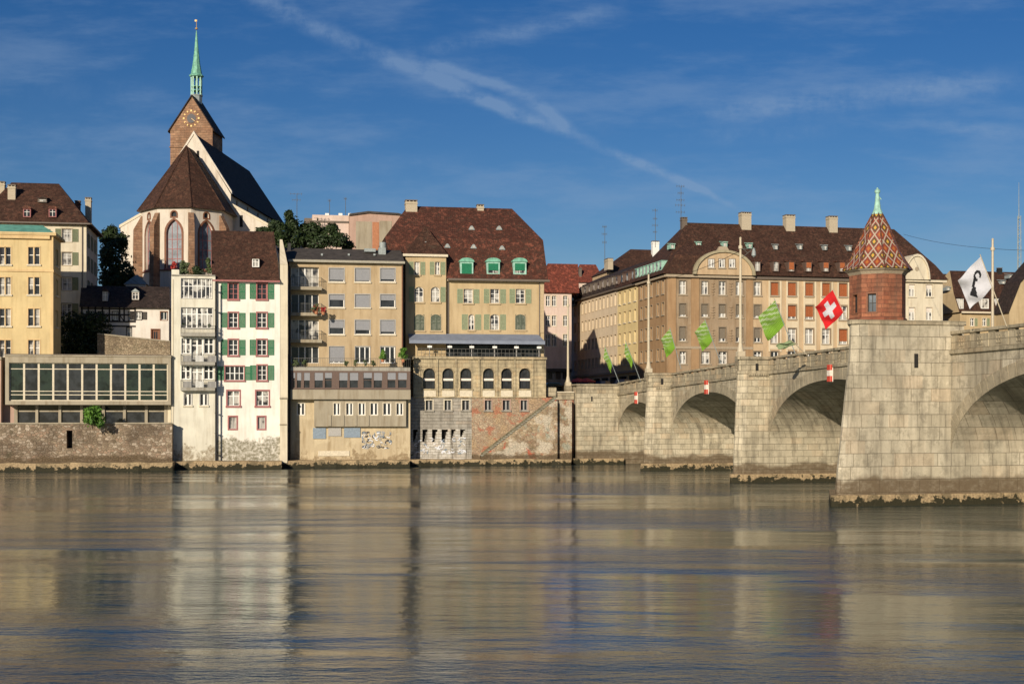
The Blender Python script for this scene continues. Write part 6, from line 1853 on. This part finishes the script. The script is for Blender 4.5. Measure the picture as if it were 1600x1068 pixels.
# ------------------------------------------------------------ flags
def flag(base, top, Y, v, size, mat, label, seed, emblem=None, group=None, waves=1.0):
    """pole from base to top (lines of sight at distance Y), square cloth flying by v from the pole"""
    def w(px, py, yy): return Vector(((px-800)/FPX*yy, yy, CH+(HZ-py)*yy/FPX))
    b = w(base[0], base[1], Y); tp = w(top[0], top[1], Y-1.0)
    t = thing('flag', label, 'flag', b.x, b.y, b.z, 0.0, group)
    tp = tp-b; d = tp.normalized(); d0 = d
    mb = MB(); mb.tube((0, 0, -.4), tp+d*.15, .04, 'mast_cream' if mat != 'flag_green' else 'lead', 6, .028); mb.build('pole', t)
    n = 16 if emblem is None else 40; rnd = random.Random(seed); vv = Vector(v)
    side = d.cross(vv).normalized(); mb = MB(); ph = rnd.uniform(0, 6)
    pts = {}
    for i in range(n+1):
        for j in range(n+1):
            a, c = i/n, j/n           # a along the pole from the top, c away from it
            p = tp-d*(size*a)+vv*c
            wv = sin(c*8+a*3.5+ph)*.20*c*waves+sin(a*11+c*5+ph*2)*.08*(.3+c)*waves
            p = p+side*wv+Vector((0, 0, -.12*sin(pi*c)*a))
            pts[i, j] = p
    for i in range(n):
        for j in range(n):
            mb.poly([pts[i, j], pts[i+1, j], pts[i+1, j+1], pts[i, j+1]], mat if emblem is None else emblem((i+.5)/n, (j+.5)/n), [(i/n, j/n), ((i+1)/n, j/n), ((i+1)/n, (j+1)/n), (i/n, (j+1)/n)])
    o = mb.build('cloth', t)
    m = o.modifiers.new('thick', 'SOLIDIFY'); m.thickness = .012
    for p in o.data.polygons: p.use_smooth = True
    return t
gf = 'green flags along the parapet'
flag((968, 594), (945.5, 541), 176, (-.15, .5, -1.35), 2.3, 'flag_green', 'limp green and white flag farthest along the bridge', 1, group=gf)
flag((1001, 590), (977.5, 533), 167.6, (-.1, .5, -1.3), 2.3, 'flag_green', 'limp green and white flag second from the bank end', 2, group=gf)
flag((1064, 570), (1047, 513), 154, (-.95, .6, -1.15), 2.2, 'flag_green', 'green and white flag just right of the first pier mast', 3, group=gf)
flag((1127, 563), (1102, 500), 142, (-1.0, .6, -1.15), 2.2, 'flag_green', 'green and white flag just left of the bracket lantern mast', 4, group=gf)
flag((1244, 549), (1211, 469), 124.3, (-1.35, .9, -1.45), 2.35, 'flag_green', 'largest green and white flag flying right of the bracket lantern mast', 5, group=gf)
flag((1262, 548), (1236, 531), 118, (-1.25, .4, -.42), .65, 'flag_faded', 'drooping pale green flag lying low over the parapet left of the chapel', 6, group=gf)
def swiss(a, c):
    x, y = abs(a-.5), abs(c-.5)
    return 'flag_white' if (x < .10 and y < .32) or (y < .10 and x < .32) else 'flag_red'
flag((1352, 552), (1301.5, 452.5), 112, (-1.25, .9, -1.33), 2.0, None, 'red flag with a white cross flying beside the chapel', 7, emblem=swiss)
def staff(a, c):
    # bishop's crook of the city: curled head over a stem with three spread feet
    u, v = c*.74+(a-.5)*.0, 0
    x = (a-.5)*.70+(c-.5)*-.70; y = (a-.5)*.70+(c-.5)*.70        # x across, y downwards on the hanging cloth
    r = math.hypot(x-.02, y+.20)
    if .075 < r < .145 and not (x > .06 and y > -.16): return 'flag_black'
    if abs(x+.06) < .055 and -.16 < y < .10: return 'flag_black'
    if .08 < y < .32 and abs(x+.02-(y-.08)*.25) < .06+(y-.08)*.42: return 'flag_black'
    return 'flag_white'
flag((1573, 500), (1532.6, 400.6), 91.5, (-1.22, .9, -1.45), 2.15, None, 'white flag with a black crook emblem flying over the bridge at right', 8, emblem=staff)

# ------------------------------------------------------------ aerials and wires
def aerial(px, py0, py1, Y, label, arms):
    X = (px-800)/FPX*Y; z0 = CH+(HZ-py1)*Y/FPX; z1 = CH+(HZ-py0)*Y/FPX
    t = thing('aerial', label, 'aerial', X, Y, z0, BANK)
    mb = MB(); mb.tube((0, 0, -1), (0, 0, z1-z0), .05, 'iron_rail', 5, .035); mb.build('pole', t)
    mb = MB(); rnd = random.Random(px)
    for f_, l in arms:
        z = (z1-z0)*f_; mb.tube((-l, 0, z), (l*.8, 0, z), .03, 'iron_rail', 4)
        for k in range(4):
            x = -l+l*1.7*k/3; mb.tube((x, -.3, z), (x, .3, z), .02, 'iron_rail', 4); mb.tube((x, 0, z-.25), (x, 0, z+.25), .02, 'iron_rail', 4)
    mb.build('antenna', t)
aerial(464, 303, 350, 212, 'thin roof aerial rising from the dark trees by the church', [(1, 1.0), (.8, .7)])
aerial(945, 353, 404, 240, 'roof aerial above the street mansards', [(.98, .4), (.75, .5), (.5, .4)])
aerial(1024, 326, 378, 255, 'roof aerial on the white chimney above the street', [(.95, .5), (.7, .4), (.5, .6), (.3, .4)])
aerial(1064, 291, 345, 224, 'tall roof aerial on the left end of the corner building', [(1, .7), (.8, .5), (.6, .7), (.45, .9), (.25, .8)])
aerial(515, 312, 337, 224, 'thin aerial on the pinkish building, left of two', [(.95, .25)]); aerial(540, 309, 337, 224, 'thin aerial on the pinkish building, right of two', [(.95, .25)])
Y = 300; t = thing('radio_mast', 'tall slim lattice radio mast on the skyline at the right edge', 'mast', (1592-800)/FPX*Y, Y, 20, 0)
mb = MB(); h_ = CH+(HZ-285)*Y/FPX-20
for sx_, sy_ in ((-.45, -.3), (.45, -.3), (0, .5)): mb.tube((sx_, sy_, 0), (sx_*.7, sy_*.7, h_*.8), .09, 'lead', 5)
n = 34
for i in range(n):
    z0, z1 = h_*.8*i/n, h_*.8*(i+1)/n; s_ = 1 if i % 2 else -1
    mb.tube((-.42*s_, -.28, z0), (.42*s_, -.28, z1), .05, 'lead', 4)
mb.tube((0, 0, h_*.78), (0, 0, h_), .1, 'lead', 5, .04); mb.build('lattice', t)
def wire(p, q, sag, label):
    t = thing('overhead_wire', label, 'wire', p[0], p[1], p[2], 0); mb = MB(); n = 10; P = Vector(p); Q = Vector(q)-P
    pr = Vector((0, 0, 0))
    for i in range(1, n+1):
        u = i/n; c = Q*u-Vector((0, 0, sag*4*u*(1-u))); mb.tube(pr, c, .025, 'dark_metal', 4); pr = c
    mb.build('strand', t)
def wp(px, py, Y): return ((px-800)/FPX*Y, Y, CH+(HZ-py)*Y/FPX)
wire(wp(1412, 366, 222), wp(1640, 392, 126), .6, 'thin overhead wire crossing the sky right of the chapel spire')
wire(wp(1171, 384, 131), wp(1020, 440, 157), .5, 'thin overhead wire between the two middle masts')

# ------------------------------------------------------------ vehicles and parasols in the square
def car(px, Y, z, ang, mat, label):
    t = thing('parked_car', label, 'car', (px-800)/FPX*Y, Y, z, ang, 'cars parked in the square')
    mb = MB(); L, W_ = 2.1, .85
    low = [(-L, .35), (L, .35), (L, .8), (L-.15, .92), (1.05, 1.0), (-L+.1, 1.02), (-L, .85)]
    mb.solid([(x, W_, z_) for x, z_ in low], [(x, -W_, z_) for x, z_ in low], mat)
    cab = [(-1.75, 1.02), (1.0, 1.0), (.35, 1.5), (-1.2, 1.52)]
    mb.solid([(x*1, W_*.86, z_) for x, z_ in cab], [(x, -W_*.86, z_) for x, z_ in cab], mat); mb.build('body', t)
    mb = MB(); g = [(-1.5, 1.06), (.82, 1.05), (.3, 1.42), (-1.1, 1.44)]
    mb.solid([(x, W_*.88, z_) for x, z_ in g], [(x, -W_*.88, z_) for x, z_ in g], 'glass_dark'); mb.build('window', t)
    for x in (-1.3, 1.3):
        for s_ in (-1, 1):
            mb = MB(); mb.tube((x, s_*W_-s_*.18, .32), (x, s_*W_+s_*.02, .32), .32, 'rubber', 14); mb.build('wheel', t)
    for x, m_ in ((L, 'sign_white'), (-L, 'sign_red')):
        for s_ in (-.6, .6): mb = MB(); mb.box(x-.03 if x > 0 else x-.03, x+.03, s_-.15, s_+.15, .66, .8, m_); mb.build('headlight' if x > 0 else 'tail_light', t)
car(868, 192, 9.2, BANK, 'car_blue', 'teal blue car parked between the arcade wall and the first mast')
car(918, 203, 9.4, radians(60), 'car_dark', 'dark car leftmost of the three behind the bridge parapet')
car(944, 201, 9.6, radians(65), 'car_dark', 'dark car in the middle of the three behind the bridge parapet')
car(975, 199, 9.8, radians(60), 'car_dark', 'dark car rightmost of the three behind the bridge parapet')
for px, lab in ((903, 'red parasol nearest the bank end mast'), (916, 'red parasol second from the bank end mast')):
    Y = 232; t = thing('parasol', lab, 'parasol', (px-800)/FPX*Y, Y, 9.2, 0, 'red parasols in the shaded square')
    mb = MB(); mb.tube((0, 0, 0), (0, 0, 3), .04, 'iron_rail', 6); mb.build('pole', t)
    mb = MB(); mb.lathe([(1.7, 2.45), (1.72, 2.55), (.8, 2.95), (.05, 3.2)], 'parasol_red', 8); mb.build('canopy', t)

# ------------------------------------------------------------ trees and plants
def tree(px, pyb, Y, z0, blobs, n, size, label, seed, mat='leaf_dark', name='dark_tree', limbs=5):
    X = (px-800)/FPX*Y; t = thing(name, label, 'tree', X, Y, z0, 0)
    s = Y/FPX
    bl = []
    for bx, by, rx, rz in blobs:          # pixel centre and radii
        bl.append(((bx-px)*s, random.Random(int(bx*7+by)).uniform(-1.5, 1.5), CH+(HZ-by)*s-z0, rx*s, max(rx, rz)*s*.8, rz*s))
    mb = MB(); top = max(b[2] for b in bl)
    mb.tube((0, 0, -.5), (.1, .1, top*.7), .32, 'bark', 8, .16)
    for b in bl[:10]: mb.tube((.05, .05, top*.35), (b[0], b[1], b[2]), .13, 'bark', 5, .04)
    mb.build('trunk', t)
    mb = MB(); leaves(mb, mat, bl, n, size, seed); mb.build('crown', t)
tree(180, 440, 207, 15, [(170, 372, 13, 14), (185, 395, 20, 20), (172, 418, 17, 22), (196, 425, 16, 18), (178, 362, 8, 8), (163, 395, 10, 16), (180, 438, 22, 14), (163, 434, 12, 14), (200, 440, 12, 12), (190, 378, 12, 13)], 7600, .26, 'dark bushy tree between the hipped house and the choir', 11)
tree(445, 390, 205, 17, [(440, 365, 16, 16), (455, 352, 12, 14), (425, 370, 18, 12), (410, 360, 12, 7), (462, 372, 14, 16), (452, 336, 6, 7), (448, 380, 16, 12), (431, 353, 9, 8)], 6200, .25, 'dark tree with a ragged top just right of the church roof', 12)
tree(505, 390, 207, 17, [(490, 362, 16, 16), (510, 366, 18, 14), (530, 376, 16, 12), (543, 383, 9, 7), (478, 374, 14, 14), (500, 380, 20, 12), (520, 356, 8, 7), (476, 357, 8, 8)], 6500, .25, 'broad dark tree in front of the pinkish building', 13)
def bush(F_, px, py0, py1, wpx, c, n, size, mat, label, name='shrub', seed=1, cat='shrub', pot=None, red=False, group=None):
    x, z0 = F_.pt(px, py1, c); z1 = F_.Z(px, py0, c); W_ = F_.O+F_.xh*x+F_.yh*c
    s = W_.y/FPX; t = thing(name, label, cat, W_.x, W_.y, z0+F_.z0, BANK, group); h_ = z1-z0; r = wpx*s/2
    rnd = random.Random(seed); mb = MB(); bl = plant_blobs(r, h_, 14, rnd); leaves(mb, mat, bl, n, size, seed)
    if red: leaves(mb, 'flower_red', bl, n//3, size*.8, seed+1)
    mb.build('foliage', t)
    mb = MB()
    for b in bl[:6]: mb.tube((0, 0, -.1), (b[0], b[1], b[2]), .03, 'bark', 4, .012)
    mb.build('stem', t)
    if pot: mb = MB(); mb.lathe([(.16, -.28), (.24, .02), (.24, .08), (.2, .08)], 'terracotta', 10); mb.build('pot', t)
    return t
RW = bank('a', 'a', 'a', 161.4, 0, 0); bpy.data.objects.remove(RW.parent)
bush(RW, 144, 638, 669, 42, 1.0, 2600, .16, 'leaf_bright', 'bright green bush growing on the river wall before the glass building', seed=3)
bush(RW, 60, 655, 664, 16, .8, 300, .10, 'leaf_mid', 'low weedy plant on the coping of the river wall', 'weed', 31, 'plant') if False else None
BH = bank('a', 'a', 'a', 166.9, 300, 0); bpy.data.objects.remove(BH.parent)
bush(BH, 288, 408, 432, 22, .8, 900, .13, 'leaf_mid', 'pale leafy terrace plant at the left corner of the balcony house roof', 'terrace_plant', 4, 'plant')
bush(BH, 272, 408, 421, 12, 1.5, 380, .12, 'flower_red', 'reddish flowering plant on the terrace parapet under the church window', 'terrace_plant', 14, 'plant')
bush(BH, 308, 418, 432, 26, 1.0, 900, .12, 'leaf_dark', 'dark trailing plant in the middle of the roof terrace', 'terrace_plant', 5, 'plant')
bush(BH, 326, 402, 432, 15, .8, 700, .12, 'leaf_mid', 'tall slender climber on the roof terrace beside the brown roof', 'terrace_plant', 6, 'plant')
bush(BH, 288, 503, 513, 14, -.7, 400, .10, 'leaf_dark', 'potted green plant at the left end of the top balcony', 'potted_plant', 7, 'plant', pot=True)
bush(BH, 328, 506, 518, 14, -.7, 400, .10, 'leaf_dark', 'potted dark plant at the right end of the top balcony', 'potted_plant', 8, 'plant', pot=True)
AB = bank('a', 'a', 'a', 169.3, 452, 0); bpy.data.objects.remove(AB.parent)
bush(AB, 494, 474, 487, 16, -.8, 500, .10, 'leaf_mid', 'red flowering plant trailing over the second balcony', 'potted_plant', 9, 'plant', pot=True, red=True)
bush(AB, 505, 480, 488, 12, -1.1, 320, .10, 'flower_red', 'red geranium cluster at the outer corner of the second balcony', 'potted_plant', 19, 'plant', pot=True)
bush(AB, 598, 546, 562, 14, -1.6, 700, .10, 'leaf_bright', 'round clipped green shrub on the apartment terrace', 'potted_shrub', 10, 'plant', pot=True)
bush(AB, 630, 544, 562, 18, -1.6, 800, .10, 'leaf_bright', 'larger round green shrub at the corner between terrace and restaurant', 'potted_shrub', 11, 'plant', pot=True)
for i, px in enumerate((462, 476, 541, 556, 570, 583)):
    bush(AB, px, 562, 571, 10, -1.9, 200, .09, 'leaf_mid', ['pale terrace plant below the lowest corner balcony', 'grey-green terrace plant beside the lowest balcony door', 'low terrace plant left of the white terrace door', 'low terrace plant before the white terrace door', 'low terrace plant right of the white terrace door', 'low terrace plant left of the clipped shrub'][i], 'terrace_plant', 40+i, 'plant')
bush(RW, 644, 704, 716, 12, 10.0, 300, .12, 'leaf_mid', 'small green weed clump at the foot of the scrawled wall', 'weed', 41, 'plant')
# shaded ivy behind the glass building
GI = bank('a', 'a', 'a', 186.5, 100, 0); bpy.data.objects.remove(GI.parent)
t = thing('ivy', 'dark ivy covered bank in shade between the yellow building and the garden wall', 'ivy', *(GI.O+GI.xh*GI.X(125)), 9.2, BANK)
mb = MB(); s = 187/FPX
rnd = random.Random(77); bl = [((px-125)*s, rnd.uniform(0, 2.5), CH+(HZ-py)*s-9.2, 1.4, 1.0, 1.2) for px in range(100, 156, 9) for py in (505, 518, 531, 545, 556)]
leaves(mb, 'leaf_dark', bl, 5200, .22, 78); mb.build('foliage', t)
